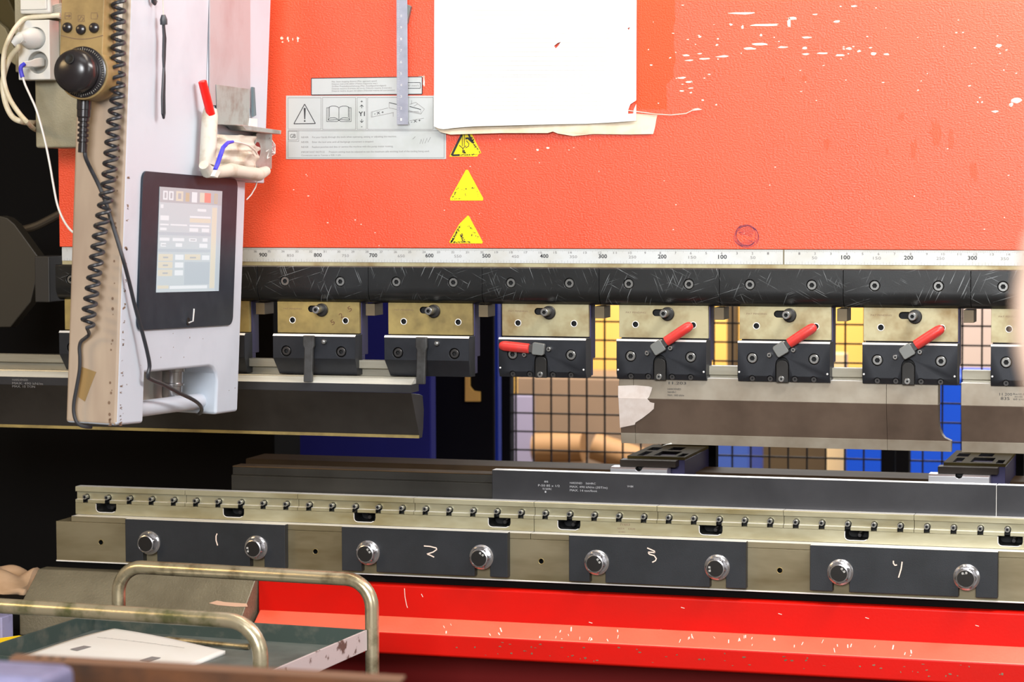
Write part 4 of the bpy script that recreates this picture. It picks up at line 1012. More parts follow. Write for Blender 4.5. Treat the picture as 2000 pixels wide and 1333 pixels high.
# stained sheet on the rear door and document holder
obj('door_sheet', MB().prism([(Q(x, y).y, Q(x, y).z) for x, y in ((408, -100), (487, -80), (487, 212), (408, 205))], .0, .0018, 'x'), M_pinksteel, con, .0003, local=True)
hd = thing('pocket_holder', 'galvanised tool pocket on the console with white wrapping', 'tool pocket', tuple(MC @ Q(455, 300)), cr)
def L(pts, x0, x1): return MB().prism([(Q(x, y).y, Q(x, y).z) for x, y in pts], x0, x1, 'x')
def hobj(name, mb, m_, bevel=0):
    for v in mb.bm.verts: v.co = MC @ v.co
    return obj(name, mb, m_, hd, bevel)
hobj('back_sheet', L(((419, 165), (484, 174), (483, 250), (421, 243)), .0022, .0035), M_galv, .0003)
hobj('folded_lip', L(((424, 243), (440, 246), (447, 254), (516, 262), (517, 254), (440, 243)), .0022, .03), M_galv, .001)
hobj('side_bracket', L(((489, 260), (520, 256), (519, 330), (484, 326)), .004, .011), M_galv, .0008)
hobj('bracket_hole', MB().lathe(Q(503, 293, .0114), (1, 0, 0), [(.013, 0), (.012, .0004), (.001, .0005)], 18), mat('dark_red_rag', (120, 20, 14), .7))
g = lambda u, v: Vector((.008+.018*math.sin(math.pi*u)*(.5+.5*math.sin(math.pi*min(1, v*1.1)))+.0025*math.sin(17*u+9*v)+.002*math.sin(23*v-6*u), Q(404+92*u, 262+72*v+4*u).y, Q(404+92*u, 262+72*v+4*u).z))
mb = MB(); mb.grid(g, 26, 24); o_ = hobj('white_wrapping', mb, M_foam); md_ = o_.modifiers.new('s', 'SOLIDIFY'); md_.thickness = .004
hobj('wrapped_roll', MB().tube([Q(x, y, .018) for x, y in ((411, 212), (410, 225), (408, 260), (406, 300), (404, 322))], [.010, .0125, .013, .013, .0125], 14), M_foam)
pts = [Q(x, y, .02) for x, y in ((398, 322), (405, 334), (425, 337), (450, 332), (480, 337), (505, 341), (520, 334))]
hobj('wrapped_rim', MB().tube(pts, [.008, .011, .009, .011, .010, .011, .008], 12), M_foam)
hobj('white_tab', L(((483, 231), (496, 232), (496, 248), (481, 248)), .003, .006), M_paper)
hobj('rubber_edge', L(((488, 170), (491, 171), (494, 225), (489, 228)), .002, .006), mat('grey_rubber', (96, 112, 118), .6))
pa, pb = Q(395, 158, .014), Q(412, 224, .022)
pen = MB()
pp = [MC @ (pa+(pb-pa)*f) for f in (0, .02, .5, 1)]
pen.tube(pp, [.0052, .0068, .0070, .0070], 14)
tag(obj('red_pen', pen, M_pen), 'red pen sticking up out of the white wrapping on the console', 'pen')
bt = thing('cable_tail', 'short white cable tail with blue tape and white plug, over the pocket', 'cable', tuple(MC @ Q(440, 285, .04)), cr)
def bobj(n, mb, m_):
    for v in mb.bm.verts: v.co = MC @ v.co
    return obj(n, mb, m_, bt)
bobj('blue_sleeve', MB().tube([Q(x, y, .045) for x, y in ((455, 277), (445, 279), (436, 288), (431, 302), (425, 320), (420, 332))], [.0022, .0030, .0034, .0036, .0036, .0034], 10), M_bluetape)
bobj('white_lead', MB().tube([Q(x, y, d) for x, y, d in ((455, 277, .045), (470, 279, .045), (485, 284, .04), (497, 293, .03), (502, 301, .024))], .0016, 8), M_plast)
bobj('white_plug', MB().ext([Q(x, y, .043) for x, y in ((417, 332), (424, 335), (418, 347), (411, 344))], (.006, 0, 0)), M_plast)
mb = MB()
for a, b in (((519, 278), (528, 270)), ((528, 270), (537, 283)), ((537, 283), (537, 300)), ((537, 300), (522, 310)), ((519, 279), (537, 300)), ((528, 272), (522, 310)), ((536, 284), (520, 296)), ((520, 297), (536, 299))): mb.tube([MC @ Q(*a, .006), MC @ Q(*b, .012)], .0009, 6)
mb.ext([MC @ Q(x, y, .008) for x, y in ((520, 279), (528, 271), (537, 283), (537, 300), (522, 310))], MC.to_3x3() @ Vector((.0006, 0, 0)), 1)
tag(obj('clear_film_wad', mb, [M_plast, M_clear]), 'crumpled clear film poking out right of the tool pocket over red paint', 'plastic film')
tag(obj('hanging_wire', MB().tube([MC @ Q(x, y, .004) for x, y in ((503, 345), (503, 352), (499, 366), (491, 380), (482, 390))], .0011, 6), M_plast), 'thin pale wire hanging below the pocket against the red panel', 'wire')
st = thing('stylus_strap', 'black strap hanging on a thin white string on the console face', 'strap', tuple(MC @ Q(318, 130, .012)), cr)
def sobj(n, mb, m_):
    for v in mb.bm.verts: v.co = MC @ v.co
    return obj(n, mb, m_, st)
sobj('string', MB().tube([Q(x, y, .012) for x, y in ((318, -80), (318, 0), (319, 33))], .0009, 6), M_foam)
sobj('sleeve', MB().tube([Q(x, y, .012) for x, y in ((319, 29), (319.5, 38), (320, 48))], [.003, .0055, .0055], 10), M_cable)
sobj('loop', MB().tube([Q(x, y, .012) for x, y in ((319.5, 48), (322.5, 75), (321.5, 110), (319, 150), (317, 190), (317.5, 222), (319.5, 230), (321, 222), (320.5, 185), (321, 150), (319, 110), (320, 70), (319, 48))], .0022, 8), M_cable)
tag(obj('dark_hook', MB().tube([MC @ Q(x, y, .006) for x, y in ((297, -12), (299, 3), (302, 7), (304, 2))], .003, 8), M_cable), 'small dark hook at the very top of the console face', 'hook')

# hand wheel pendant on the narrow side
pd = thing('handwheel_pendant', 'dirty beige hand pendant with black dial and three buttons', 'pendant', tuple(MC @ P(160, 140, -.03, 1, MC)), cr)
def S(x, y, d=-.05): return P(x, y, d, 1, MC)
def pobj(n, mb, m_, bevel=0, par=None):
    for v in mb.bm.verts: v.co = MC @ v.co
    return obj(n, mb, m_, par or pd, bevel)
DF = -.055
cc = S(162, 141, DF); rd = (S(211, 141, DF)-S(113, 141, DF)).length/2
xl_, xr_ = S(118, 60, DF).x, S(201.5, 60, DF).x
out = [(xl_, S(118, -120, DF).z), (xl_, S(118, 70, DF).z), (xl_+.001, cc.z+rd*.8)]
a0 = math.acos(max(-1, min(1, (xl_+.001-cc.x)/rd)))
out = [(xl_, S(118, -120, DF).z), (xl_, cc.z+rd*math.sin(a0)+.012)]
aR = math.asin(min(1, math.sqrt(max(0, 1-((xr_-cc.x)/rd)**2))))
angs = [a0+(2*math.pi-aR*0-a0-(math.acos((xr_-cc.x)/rd))+math.acos((xr_-cc.x)/rd)*2)*k_/36 for k_ in range(37)]
out += [(cc.x+rd*math.cos(a), cc.z+rd*math.sin(a)) for a in angs]
out += [(xr_, cc.z+rd*math.sin(a0)+.012), (xr_, S(201, -120, DF).z)]
pobj('shell', MB().prism(out, DF, -.012, 'y'), M_pendant, .002)
pobj('rear_shell', MB().prism([(xl_+.004, S(118, -110, DF).z), (xl_+.004, cc.z-.02), (cc.x, cc.z-rd*.8), (xr_+.004, cc.z-.02), (xr_+.004, S(201, -110, DF).z)], -.0118, -.0005, 'y'), M_pendside, .002)
pobj('dial_ring', MB().lathe((cc.x, DF, cc.z), (0, -1, 0), [(rd*.93, 0), (rd*.93, .002), (rd*.86, .003)], 48), M_knob)
kc = S(150, 139, DF-.025); kr = rd*.80
kn = pobj('hand_wheel', MB().lathe((cc.x-.004, DF-.0032, cc.z), (0, -1, 0), [(kr*.94, 0), (kr, .004), (kr, .014), (kr*.95, .02), (kr*.8, .0265), (kr*.55, .030), (kr*.25, .0315), (.0005, .032)], 48), M_knob)
pobj('finger_dimple', MB().lathe((cc.x-.004, DF-.0345, cc.z+kr*.5), (0, -1, .25), [(.0068, 0), (.0075, .0016), (.0058, .002), (.0035, .0008), (.0005, .0004)], 20), M_hole, par=kn)
tk = MB()
for k_ in range(60):
    a = 2*math.pi*k_/60; r0_, r1_ = rd*.80, rd*(.9 if k_ % 5 == 0 else .86)
    tk.stroke([(cc.x+r0_*math.cos(a), DF-.0032, cc.z+r0_*math.sin(a)), (cc.x+r1_*math.cos(a), DF-.0032, cc.z+r1_*math.sin(a))], .0005)
pobj('dial_marks', tk, M_pendside)
for x, y in ((132.3, 54), (158.8, 58), (184.3, 54.7)):
    c = S(x, y, DF); pobj('push_button', MB().lathe((c.x, DF, c.z), (0, -1, 0), [(.0076, 0), (.0076, .002), (.0066, .0045), (.004, .0058), (.0005, .006)], 24), M_knob)
m = MB()
for k_, x in enumerate((133, 158.5, 184)):
    y = 31 + (5 if k_ == 1 else 0); w_ = 6
    for a, b in (((x-w_, y-w_), (x+w_, y-w_)), ((x+w_, y-w_), (x+w_, y+w_)), ((x+w_, y+w_), (x-w_, y+w_)), ((x-w_, y+w_), (x-w_, y-w_))): m.stroke([S(*a, DF-.0001), S(*b, DF-.0001)], .0005)
m.stroke([S(129, 31, DF-.0002), S(137, 31, DF-.0002)], .0015); m.stroke([S(134, 28, DF-.0002), S(137.5, 31, DF-.0002), S(134, 34, DF-.0002)], .001)
m.stroke([S(154, 40, DF-.0002), S(159, 32, DF-.0002), S(163, 36, DF-.0002), S(160, 41, DF-.0002)], .0009); m.stroke([S(190, 28, DF-.0002), S(191, 31, DF-.0002), S(190, 34, DF-.0002)], .0012)
m.stroke([S(118.5+83*k_/12, 69+7.5*math.sin(math.pi*k_/12), DF-.0002) for k_ in range(13)], .001)
pobj('printed_icons', m, M_grime)
m = MB()
zz = [195, 199, 206, 220, 228]; prof = []
gx = S(164.5, 200, -.032)
def gz(y): return S(164, y, -.032).z
pr = [(.0090, 190), (.0105, 193), (.0105, 214), (.0098, 215), (.0098, 228), (.0082, 231)]
yy = 231
for k_ in range(5):
    pr += [(.0082, yy+1), (.0082, yy+6), (.0058, yy+7), (.0058, yy+10)]; yy += 10
pr += [(.0066, 281), (.0066, 298), (.004, 299)]
m.lathe((gx.x, -.032, gz(190)), (0, 0, -1), [(r_, gz(190)-gz(y)) for r_, y in pr], 18)
pobj('cable_gland', m, M_knob)

# thin black cable, coiled cable
def T(x, y, d): return MC @ P(x, y, d, 1, MC)      # over the narrow side
def F(x, y, d): return MC @ P(x, y, d, 0, MC)      # over the screen side
def smooth(pts, n=6):
    out = []
    for i in range(len(pts)-1):
        p0 = pts[max(i-1, 0)]; p1 = pts[i]; p2 = pts[i+1]; p3 = pts[min(i+2, len(pts)-1)]
        for k_ in range(n):
            t_ = k_/n
            out.append(.5*((2*p1)+(p2-p0)*t_+(2*p0-5*p1+4*p2-p3)*t_*t_+(3*p1-p0-3*p2+p3)*t_**3))
    return out+[pts[-1]]
pts = [T(165.5, 296, -.032), T(168, 310, -.03), T(178, 332, -.02), T(193, 362, -.012), T(205, 392, -.010), T(217, 430, -.008), T(228, 465, -.006), T(240, 505, -.006)]
pts += [F(252, 550, .008), F(264, 600, .010), F(278, 650, .012), F(288, 690, .014), F(292, 715, .014), F(289, 735, .012), F(296, 742, .010), F(320, 752, .008), F(350, 768, .006), F(375, 780, .004), F(389, 790, -.002), F(394, 800, -.014), F(390, 808, -.030), F(384, 806, -.045)]
tag(obj('black_cable', MB().tube(smooth(pts), .0030, 10), M_cable), 'thin black cable from the pendant over the console to the handle bar', 'cable')
path = [(233, -40), (231, 60), (230, 180), (222, 240), (217, 300), (211, 360), (203, 410), (196, 450), (188, 510), (181, 560), (174, 610), (171, 640)]
path = [T(x, y, -.028) for x, y in path]; cl = smooth(path, 8)
lens = [0]
for a, b in zip(cl, cl[1:]): lens.append(lens[-1]+(b-a).length)
pitch = .0152; hel = []
tot = lens[-1]; n_ = int(tot/pitch*18); j = 0
ex = MC.to_3x3() @ Vector((1, 0, 0)); ey = MC.to_3x3() @ Vector((0, 1, 0))
for i in range(n_+1):
    s_ = tot*i/n_
    while j < len(lens)-2 and lens[j+1] < s_: j += 1
    f = (s_-lens[j])/max(1e-9, lens[j+1]-lens[j]); c = cl[j].lerp(cl[j+1], f); a = -2*math.pi*s_/pitch
    hel.append(c+ex*math.cos(a)*.0088+ey*math.sin(a)*.0088)
tail = [T(174, 653, -.014), T(166, 661, -.012), T(158, 668, -.012), T(155, 680, -.012), T(156, 700, -.012), T(155, 725, -.012), T(149, 760, -.012), T(144, 790, -.012), T(145, 812, -.012), T(152, 828, -.012), T(165, 834, -.004), T(178, 835, .01)]
tag(obj('coiled_cable', MB().tube(hel+smooth([hel[-1]]+tail, 6)[1:], .0027, 8), M_cable), 'black coiled cable hanging down the narrow side of the console', 'cable')

# ------------------------------------------------------------------ sockets left of the console
YO = -.16
jb = thing('junction_box', 'hammered beige metal box behind the sockets, left of the console', 'junction box', tuple(P(110, 290, -.1)))
obj('box_body', MB().box(X(68, 220, -.122), X(205, 220, -.122), -.122, -.02, Z(110, 289, -.122), Z(110, 60, -.122)), M_box, jb, .004)
obj('mount_plate', MB().box(X(30, 100, -.121), X(120, 100, -.121), -.1225, -.1, Z(100, 140, -.122), Z(100, -60, -.122)), M_box, jb, .002)
ou = thing('double_socket', 'white double wall socket with two plugs, beside the pendant', 'socket', tuple(P(70, 155, -.125)))
x0, x1 = X(35, 100, YO), X(97, 100, YO); z0, z1 = Z(66, 156, YO), Z(66, 39, YO)
sb = obj('socket_body', MB().box(x0, x1, YO, -.1235, z0, z1), M_plast, ou, .004, seg=3)
xc_ = (x0+x1)/2+.003; zu, zl2 = Z(70, 75, YO), Z(77, 122, YO)
k = MB()
for xx, zz_ in ((xc_, zu), (xc_+.004, zl2)): k.cyl((xx, YO-.01, zz_), (0, 1, 0), .0185, .028, 36)
cut(sb, k, False)
for xx, zz_ in ((xc_, zu), (xc_+.004, zl2)):
    m = MB(); m.lathe((xx, YO+.0175, zz_), (0, -1, 0), [(.0183, 0), (.0183, .001)], 30); w = obj('socket_well', m, M_socket, ou)
pl1 = thing('power_plug', 'white round power plug in the upper socket with thick cream cable', 'plug', (xc_, YO, zu))
obj('plug_body', MB().lathe((xc_, YO+.016, zu), (-.35, -1, 0), [(.0175, 0), (.0180, .014), (.0172, .026), (.012, .036), (.0095, .042), (.0095, .046)], 28), M_plast, pl1)
e0 = Vector((xc_-.013, YO-.022, zu+.001))
obj('cable_boot', MB().tube([e0+Vector((.004, 0, 0)), e0+Vector((-.006, -.003, -.004)), e0+Vector((-.014, -.006, -.011))], [.0095, .0085, .0075], 14), M_plast, pl1)
cpts = [e0+Vector((-.011, -.004, -.009))] + [P(x, y, -.185) for x, y in ((36, 92), (25, 105), (14, 125), (7, 150), (6, 175), (12, 205), (24, 228), (40, 237))] + [P(60, 240, -.13), P(74, 240, -.08)]
obj('thick_cable', MB().tube(smooth(cpts), .0048, 12), M_cablewhite, pl1)
pl2 = thing('flat_plug', 'flat white plug in the lower socket with blue tape and thin white cable', 'plug', (xc_, YO, zl2))
e1 = P(44, 127, -.195)
m = MB(); e2 = Vector((xc_+.012, YO+.004, zl2+.001))
for k_ in range(1): m.loft([[p_+Vector((0, b*.006*s__, c*.0085*s__)) for b, c in ((-1, -.7), (1, -.7), (1, .7), (-1, .7))] + [] for p_, s__ in ((e2, 1.25), (e2.lerp(e1, .35), 1.2), (e2.lerp(e1, .5), .95), (e1, .8))])
obj('plug_body', m, M_plast, pl2, .002)
tp_ = smooth([e1+Vector((.004, 0, .002))] + [P(x, y, -.2) for x, y in ((41, 131), (41, 140), (44, 151))])
obj('blue_tape', MB().tube(tp_, .0036, 10), M_bluetape, pl2)
wp = smooth([P(x, y, -.2) for x, y in ((44, 149), (49, 165), (58, 185), (70, 212), (80, 245), (90, 285), (98, 325), (104, 360), (112, 400), (124, 430), (138, 450), (150, 458))])
obj('thin_cable', MB().tube(wp, .0020, 8), M_plast, pl2)
sw = thing('light_switch', 'white rocker switch cut by the top edge, above the double socket', 'switch', tuple(P(66, 26, -.125)))
obj('switch_body', MB().box(X(38, 10, YO), X(98, 10, YO), YO, -.1235, Z(68, 27, YO), Z(68, -60, YO)), M_plast, sw, .004, seg=3)
obj('rocker', MB().box(X(41, 10, YO), X(92, 10, YO), YO-.003, YO-.0002, Z(66, 19, YO), Z(66, -52, YO)), M_plast, sw, .002)
tag(obj('beige_cable', MB().tube(smooth([P(x, y, -.2+.1*max(0, (60-y))/60) for x, y in ((118, 30), (85, 32), (50, 36), (32, 52), (18, 75), (9, 100), (6, 130), (9, 165), (20, 195), (38, 222), (54, 240))] + [P(64, 250, -.13), P(76, 256, -.08)]), .0042, 12), M_cablewhite), 'beige cable looping behind the sockets at the top left', 'cable')
tag(obj('ribbed_hose', MB().tube([P(112+3*math.sin(k_*.1), 10+k_*1.0, -.14) for k_ in range(26)], [.011+.0015*(k_ % 2) for k_ in range(26)], 14), M_pendside), 'short ribbed grey hose between switch and pendant', 'hose')

# left side machine frame
fr_t = thing('machine_side_frame', 'black side frame filling the dark background at left, with olive brace', 'machine frame', (-1.9, .75, 0))
obj('frame_panel', MB().box(-3.4, X(535, 870, .75), .75, .9, 0, 2.6), M_darkframe, fr_t, .004)
YF = .45
obj('diagonal_brace', MB().ext([P(x, y, YF) for x, y in ((-30, -90), (0, -40), (75, 130), (60, 150), (30, 120), (-30, 20))], (0, .31, 0)), mat('olive_paint', (64, 56, 30), .6, spec=.2), fr_t, .003)
obj('brace_bracket', MB().ext([P(x, y, YF-.02) for x, y in ((-20, 30), (10, 55), (38, 118), (30, 128), (-20, 90))], (0, .015, 0)), mat('pale_bracket', (120, 112, 84), .6), fr_t, .002)
tag(obj('guard_arm', MB().ext([P(x, y, .30) for x, y in ((-60, 424), (0, 422), (14, 426), (28, 438), (40, 454), (82, 512), (84, 518), (78, 516), (60, 590), (20, 640), (-60, 640))], (0, .03, 0)), mat('dark_olive_guard', (42, 38, 30), .5), None, .003), 'dark rounded guard plate at the left edge beside the beam end', 'guard')
tag(obj('dark_hose', MB().tube(smooth([P(x, y, .42) for x, y in ((20, 452), (44, 449), (70, 442), (95, 430), (125, 414))]), .008, 10), mat('dark_hose_rubber', (56, 48, 38), .5)), 'dark hose running from the guard plate towards the red panel', 'hose')
tag(obj('beam_end_bracket', MB().box(X(78, 550, .02), X(107, 550, .02), .0, .06, Z(95, 590, .02), Z(95, 500, .02)), mat('dark_bracket_paint', (34, 32, 30), .5), None, .002), 'dark bracket at the left end of the black rail', 'bracket')

# ------------------------------------------------------------------ trolley
crt = (0, 0, R(-3.6))
C0 = P(716, 1231, -.45)
tr = thing('tool_trolley', 'small tray trolley with two bent tube handles, front left', 'trolley', tuple(C0), crt)
MT = MW[tr.name]
def K(x, y, v, ax): return P(x, y, v, ax, MT)
wl = K(184, 1210, 0, 1).x; yfr = K(512, 1318, 0, 0).y
rim_h = .027; fl = -rim_h
obj('tray_floor', MB().box(wl, 0, yfr, 0, fl-.002, fl), M_tray, tr, local=True)
obj('rear_wall', MB().box(wl, 0, -.0015, .0015, fl-.002, 0), M_traywall, tr, .0006, local=True)
obj('left_wall', MB().box(wl-.0015, wl+.0015, yfr, -.0017, fl-.002, 0), M_traywall, tr, .0006, local=True)
obj('right_wall', MB().box(-.0015, .0015, yfr, -.0017, fl-.004, 0), M_traywhite, tr, .0006, local=True)
obj('front_wall', MB().box(wl+.0017, -.0017, yfr-.0015, yfr+.0015, fl-.002, 0), M_traywall, tr, .0006, local=True)
rad = .0108
def handle(yl, pxl, pyt, pxr, bend, name, m_, xoff=None):
    lx = pxl; rx = pxr
    zt = pyt
    pts = [Vector((lx, yl, -C0.z+.05)), Vector((lx, yl, -.1)), Vector((lx, yl, zt-bend))]
    for k_ in range(1, 9):
        a = R(90)*k_/8; pts.append(Vector((lx+bend-bend*math.cos(a), yl, zt-bend+bend*math.sin(a))))
    for k_ in range(0, 9):
        a = R(90)*k_/8; pts.append(Vector((rx-bend+bend*math.sin(a), yl, zt-bend+bend*math.cos(a))))
    pts += [Vector((rx, yl, -.1)), Vector((rx, yl, -C0.z+.05))]
    obj(name, MB().tube(pts, rad, 18), m_, tr, local=True)
    for x_ in (lx, rx):
        obj('caster_wheel', MB().cyl((x_-.012, yl, -C0.z+.027), (1, 0, 0), .026, .024, 24), M_cable, tr, .003, local=True)
rl_ = K(231, 1170, .010, 1).x; rr_ = K(726, 1240, .010, 1).x; rz_ = K(480, 1120.5, .010, 1).z
handle(.0115, rl_, rz_, rr_, .042, 'rear_handle', M_tube)
yh = yfr-.0105
fr_ = K(509, 1300, yh, 1).x; fz_ = K(300, 1203, yh, 1).z
handle(yh, wl+.006, fz_, fr_, .048, 'front_handle', M_tubegreen)
obj('lower_shelf', MB().box(wl+.01, -.01, yfr, 0, -C0.z+.2, -C0.z+.22), M_tray, tr, local=True)
# papers
pc = [K(x, y, fl+.0105, 2) for x, y in ((222, 1231), (440, 1267), (332, 1303), (40, 1279))]
def pap(u, v):
    a = pc[0].lerp(pc[1], u); b = pc[3].lerp(pc[2], u); q_ = a.lerp(b, v)
    return q_+Vector((0, 0, .0022*math.sin(3.2*u+1)+.002*math.sin(4*v+2*u)-.0035+.004*(1-u)*(1-v)))
pk = thing('paper_stack', 'stack of white papers lying on the trolley tray', 'papers', tuple(MT @ ((pc[0]+pc[2])/2)), crt)
mb = MB(); mb.grid(pap, 26, 18)
for v in mb.bm.verts: v.co = MT @ v.co
o_ = obj('sheets', mb, M_paper, pk); md_ = o_.modifiers.new('s', 'SOLIDIFY'); md_.thickness = .0065; md_.offset = -1
mb = MB()
def pq(x, y):
    q_ = K(x, y, fl+.0105, 2)
    best = min(((u/20, v/20) for u in range(21) for v in range(21)), key=lambda t_: (pap(*t_).xy-q_.xy).length)
    return Vector((q_.x, q_.y, pap(*best).z+.0008))
for q4 in (((137, 1269.5), (164, 1264), (178, 1265.5), (151, 1271.5)), ((273, 1284.5), (297, 1278.5), (314, 1280), (290, 1286.5))):
    mb.ext([MT @ pq(*a) for a in q4], (0, 0, .0003))
for k_ in range(12):
    x = 190+k_*14; mb.stroke([MT @ pq(x, 1250+k_*1.2), MT @ pq(x+16, 1252+k_*1.2)], .0004, (0, 0, .0002), (0, 0, 1))
obj('printed_blocks', mb, M_ink2, pk)
mb = MB(); ra, rb = K(316, 1248, fl+.005, 2), K(487, 1264, fl+.005, 2)
mb.tube([MT @ ra, MT @ ra.lerp(rb, .08), MT @ ra.lerp(rb, .5), MT @ ra.lerp(rb, .86), MT @ rb], [.0022, .0042, .0038, .0032, .0046], 10)
tag(obj('steel_scriber', mb, M_tube), 'thin steel rod tool lying on the tray behind the papers', 'tool')
# foreground rack
YQ = -2.05
fa, fb = P(78, 1289, YQ), P(783, 1328, YQ)
fg = thing('slotted_rail', 'rusty brown slotted rail blurred in the foreground below the trolley', 'rail', (fa.x, YQ, 0), (0, 0, 0))
obj('rail_web', MB().ext([fa+Vector((0, 0, -.001)), fb+Vector((0, 0, -.001)), fb+Vector((.002, 0, -.08)), fa+Vector((0, 0, -.08))], (0, .004, 0)), M_rust, fg, .001)
fr0 = P(30, 1277, YQ+.012); fl_ = obj('rail_flange', MB().ext([fr0, fb+Vector((0, .012, .0012)), fb, Vector((fr0.x, fa.y, fa.z))], (0, 0, -.003)), M_flange, fg, .0008)
k = MB()
for x, y in ((75, 1281), (100, 1285), (123, 1287)): k.cyl(P(x, y, YQ+.006)+Vector((0, 0, .01)), (0, 0, -1), .0025, .03, 12)
cut(fl_, k)
obj('post', MB().box(fa.x+.02, fa.x+.06, YQ+.005, YQ+.03, 0, fa.z-.004), M_rust, fg); obj('post', MB().box(fb.x-.06, fb.x-.02, YQ+.005, YQ+.03, 0, fb.z-.004), M_rust, fg)
g0 = P(78, 1310, -2.3)
tag(obj('grey_bin', MB().box(g0.x-.2, g0.x, -2.3, -2.24, 0, P(40, 1290, -2.24).z), M_bluegrey, None, .008), 'blue-grey plastic bin blurred in the bottom left corner', 'bin')
tag(obj('yellow_strap', MB().ext([P(x, y, -.25) for x, y in ((-30, 1249), (0, 1247), (36, 1242), (50, 1246), (30, 1256), (0, 1264), (-30, 1270))], (0, .05, -.01)), M_yelp, None, .001), 'bright yellow plastic piece showing beyond the tray at left', 'plastic part')
tag(obj('grey_column', MB().box(X(-40, 1230, -.2), X(4, 1230, -.2), -.2, -.16, 0, Z(0, 1207, -.2)), M_bluegrey, None, .002), 'grey post at the left edge above the yellow plastic piece', 'post')
# blurred thing at the right edge
pr_p = [(2046, 380), (2042, 470), (2030, 540), (2022, 600), (2026, 680), (2046, 760), (2090, 900)]
tag(obj('padded_arm', MB().tube(smooth([P(x+8, y, -2.95) for x, y in pr_p]), [.008]*6+[.010]*31, 18), M_skin), 'pale blurred padded arm poking in at the right edge', 'arm')

# ------------------------------------------------------------------ behind the machine
def wpost(t, x0, x1, Y, z0, z1, m_, name='post'):
    obj(name, MB().box(x0, x1, Y-.02, Y+.02, z0, z1), m_, t, .002)
YW = 2.4
def panel(x0, x1, label, phase):
    t = thing('mesh_fence', label, 'fence', ((x0+x1)/2, YW, 0), group='black wire mesh fence')
    m = MB(); zb_, zt_ = .08, 2.1; n_ = 0; sp = .0493
    x = phase
    while x < x1-.02:
        if x > x0+.02: m.box(x-.0022, x+.0022, YW-.002, YW+.002, zb_, zt_)
        x += sp
    z = P(1042, 699, YW).z-20*.0497
    while z < zt_:
        if z > zb_: m.box(x0+.03, x1-.03, YW-.0065, YW-.0021, z-.0022, z+.0022)
        z += .0497
    obj('wire_mesh', m, M_wire, t)
    wpost(t, x0, x0+.034, YW, 0, 2.15, M_blk); wpost(t, x1-.034, x1, YW, 0, 2.15, M_blk)
    obj('top_rail', MB().box(x0+.0345, x1-.0345, YW-.015, YW+.015, zt_-.02, zt_+.02), M_blk, t); obj('bottom_rail', MB().box(x0+.0345, x1-.0345, YW-.015, YW+.015, zb_-.02, zb_+.02), M_blk, t)
xw0 = X(977, 800, YW); xw1 = X(1749, 900, YW)
panel(xw0, xw1-.001, 'black wire mesh fence panel behind the machine, left of the double post', X(1042, 800, YW)-.0493*4)
panel(xw1+.003, xw1+1.7, 'black wire mesh fence panel behind the machine, right of the double post', X(1802, 900, YW)-.0493*3)
tag(obj('blue_post', MB().box(X(962, 800, 2.2), X(973, 800, 2.2), 2.2, 2.23, 0, 2.2), M_bluepost, None, .001), 'narrow blue post beside the left end of the mesh fence', 'post')
tag(obj('black_pillar', MB().box(X(838, 800, 1.9), X(964.5, 800, 1.9), 1.9, 1.915, 0, 2.3), M_blk, None, .004), 'black pillar behind the gap right of the long dark punch', 'pillar')
tag(obj('yellow_gap_piece', MB().ext([P(x, y, 1.89) for x, y in ((908, 660), (917, 660), (917, 755), (924, 764), (937, 766), (937, 785), (908, 785))], (0, .0096, 0)), M_ywall, None, .001), 'yellow L-shaped piece standing for an opening in the black pillar', 'opening')  # added piece standing for yellow background seen through an opening
tag(obj('navy_panel', MB().box(X(536, 870, 1.6), X(842, 870, 1.6), 1.6, 1.64, 0, 1.9), M_navy, None, .004), 'navy blue sheet panel behind the machine left of the black pillar', 'panel')
YK = 5.6
def bgbox(name, label, cat, x0, x1, ytop, ybot, Y, m_, dep=.5, zbot=None):
    z1_ = P((x0+x1)/2, ytop, Y).z; z0_ = 0 if zbot is None else P((x0+x1)/2, ybot, Y).z
    return tag(obj(name, MB().box(X(x0, 800, Y), X(x1, 800, Y), Y, Y+dep, max(0, z0_), z1_), m_, None, .006), label, cat)
bgbox('yellow_storage_rack', 'tall yellow storage panel far behind the mesh fence', 'storage rack', 900, 1715, 500, 0, 6.6, M_ywall, .6)
bgbox('tan_crate_stack', 'wide tan cardboard stack below the yellow panel behind the fence', 'crates', 1010, 1420, 741, 0, 6.0, M_tanbox, .5)
bgbox('lilac_board', 'pale lilac board standing at the left end of the mesh fence', 'board', 1000, 1041, 772, 0, 5.7, M_lilac, .03)
bgbox('brown_crate', 'brown crate low behind the fence between blue bin and cream panel', 'crate', 1467, 1616, 700, 0, 5.8, M_brown, .4)
bgbox('blue_bin', 'small dull blue bin low behind the left gauge finger', 'bin', 1398, 1462, 845, 0, 5.2, mat('dull_blue', (70, 100, 190), .6), .3)
bgbox('cream_panel', 'cream vertical panel beside the bright blue cabinet', 'panel', 1612, 1652, 690, 0, 5.5, M_cream, .05)
bgbox('bright_blue_cabinet', 'bright blue cabinet behind the horn punch piece', 'cabinet', 1653, 2120, 738, 0, 5.2, M_brblue, .5)
bgbox('pinkish_panel', 'pinkish white panel behind the fence above the blue cabinet', 'panel', 1722, 2150, 500, 0, 6.4, M_pinkw, .05)
bgbox('dark_column', 'thin brown column in front of the yellow panel', 'column', 1419, 1439, 500, 0, 6.2, M_brown, .05)
a = P(1045, 868, 5.4); b_ = P(1262, 905, 5.4)
tag(obj('cardboard_roll', MB().tube([P(1160, 872, 5.4), P(1262, 906, 5.4)], .055, 20), M_peach), 'peach cardboard tube lying slanted behind the fence', 'roll')
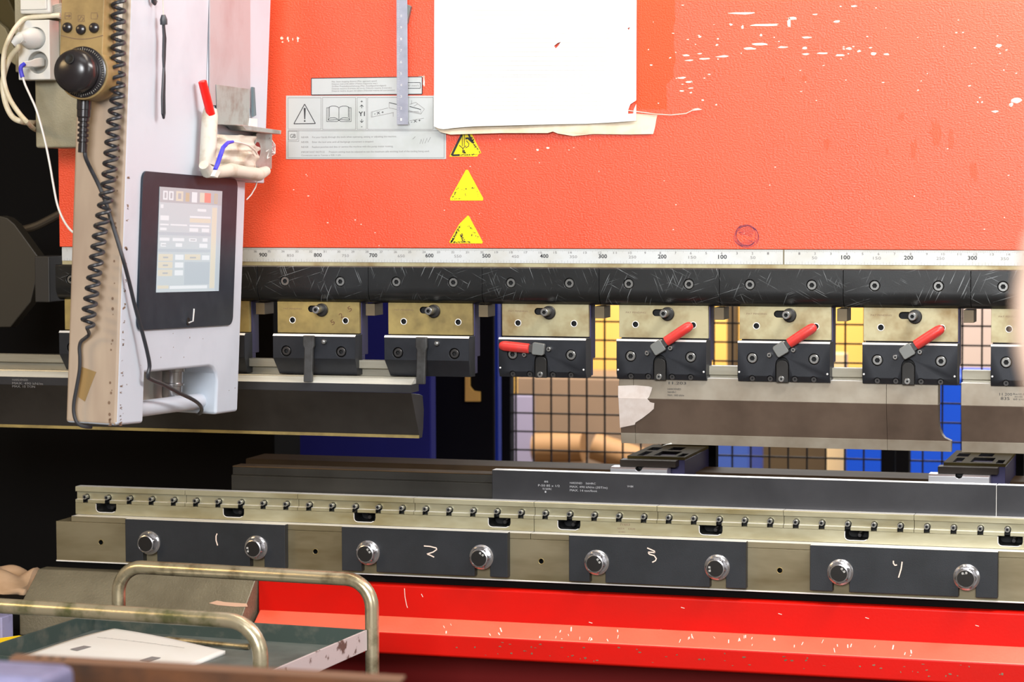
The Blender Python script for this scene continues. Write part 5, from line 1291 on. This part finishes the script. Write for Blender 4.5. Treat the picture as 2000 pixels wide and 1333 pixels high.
tag(obj('cardboard_roll', MB().tube([P(1044, 876, 5.5), P(1140, 874, 5.5)], .06, 20), M_peach), 'peach cardboard tube lying level behind the fence beside the lilac board', 'roll')
tag(obj('roll_support', MB().box(P(1030, 868, 5.5).x, P(1270, 868, 5.5).x, 5.2, 5.65, 0, P(1150, 890, 5.5).z-.06), M_brown, None, .005), 'brown pallet under the cardboard tubes behind the fence', 'pallet')

# ------------------------------------------------------------------ light
def area(name, loc, target, sx, sy, power, rgb=(1, 1, 1), spread=180):
    l = bpy.data.lights.new(name, 'AREA'); l.shape = 'RECTANGLE'; l.size = sx; l.size_y = sy; l.energy = power; l.color = rgb; l.spread = R(spread)
    o = bpy.data.objects.new(name, l); col.objects.link(o); o.location = loc
    o.rotation_euler = (Vector(target)-Vector(loc)).to_track_quat('-Z', 'Y').to_euler(); return o
area('machine_lamp', (.8, -.45, 2.42), (.2, -.05, 1.25), 1.3, .22, 52, (1, .98, .95))
area('machine_lamp_left', (-.75, -.45, 2.46), (-.5, -.05, 1.2), 1.3, .22, 15, (1, .88, .72))
area('hall_fill', (1.2, -3.2, 5.2), (0, -.3, 1), 3.0, 1.6, 50, (.93, .96, 1))  # added fill light, unseen
area('side_window', (6.8, -2.8, 3.0), (-.5, -.3, 1.2), 2.5, 2.0, 135, (.9, .95, 1))
area('front_haze_light', (1.3, -8.8, 3.4), (1.0, 0, 2.6), 3.0, 2.0, 950, (.96, .98, 1))  # added unseen light that gives the red panel its haze
area('rear_glint_light', (-.5, 11.8, 2.9), (-.5, 0, 2.2), 7, 1.8, 450, (.95, .97, 1))  # added unseen light for bright reflections on the top faces
area('warm_lamp', (-3.2, -2.8, 2.8), (-.9, -.3, 1.1), 1.0, .6, 48, (1, .70, .36))
area('rear_fill', (-1.1, 4.5, 3.8), (-1.1, 6.2, .6), 3, 1.0, 520, (1, .93, .82))  # added unseen light to brighten the background
w = bpy.data.worlds.new('world'); scene.world = w; w.use_nodes = True
w.node_tree.nodes['Background'].inputs[0].default_value = (.55, .6, .7, 1); w.node_tree.nodes['Background'].inputs[1].default_value = .05
scene.view_settings.view_transform = 'Standard'; scene.view_settings.look = 'None'
scene.view_settings.gamma = 1; scene.view_settings.exposure = -0.45; scene.view_settings.use_curve_mapping = False
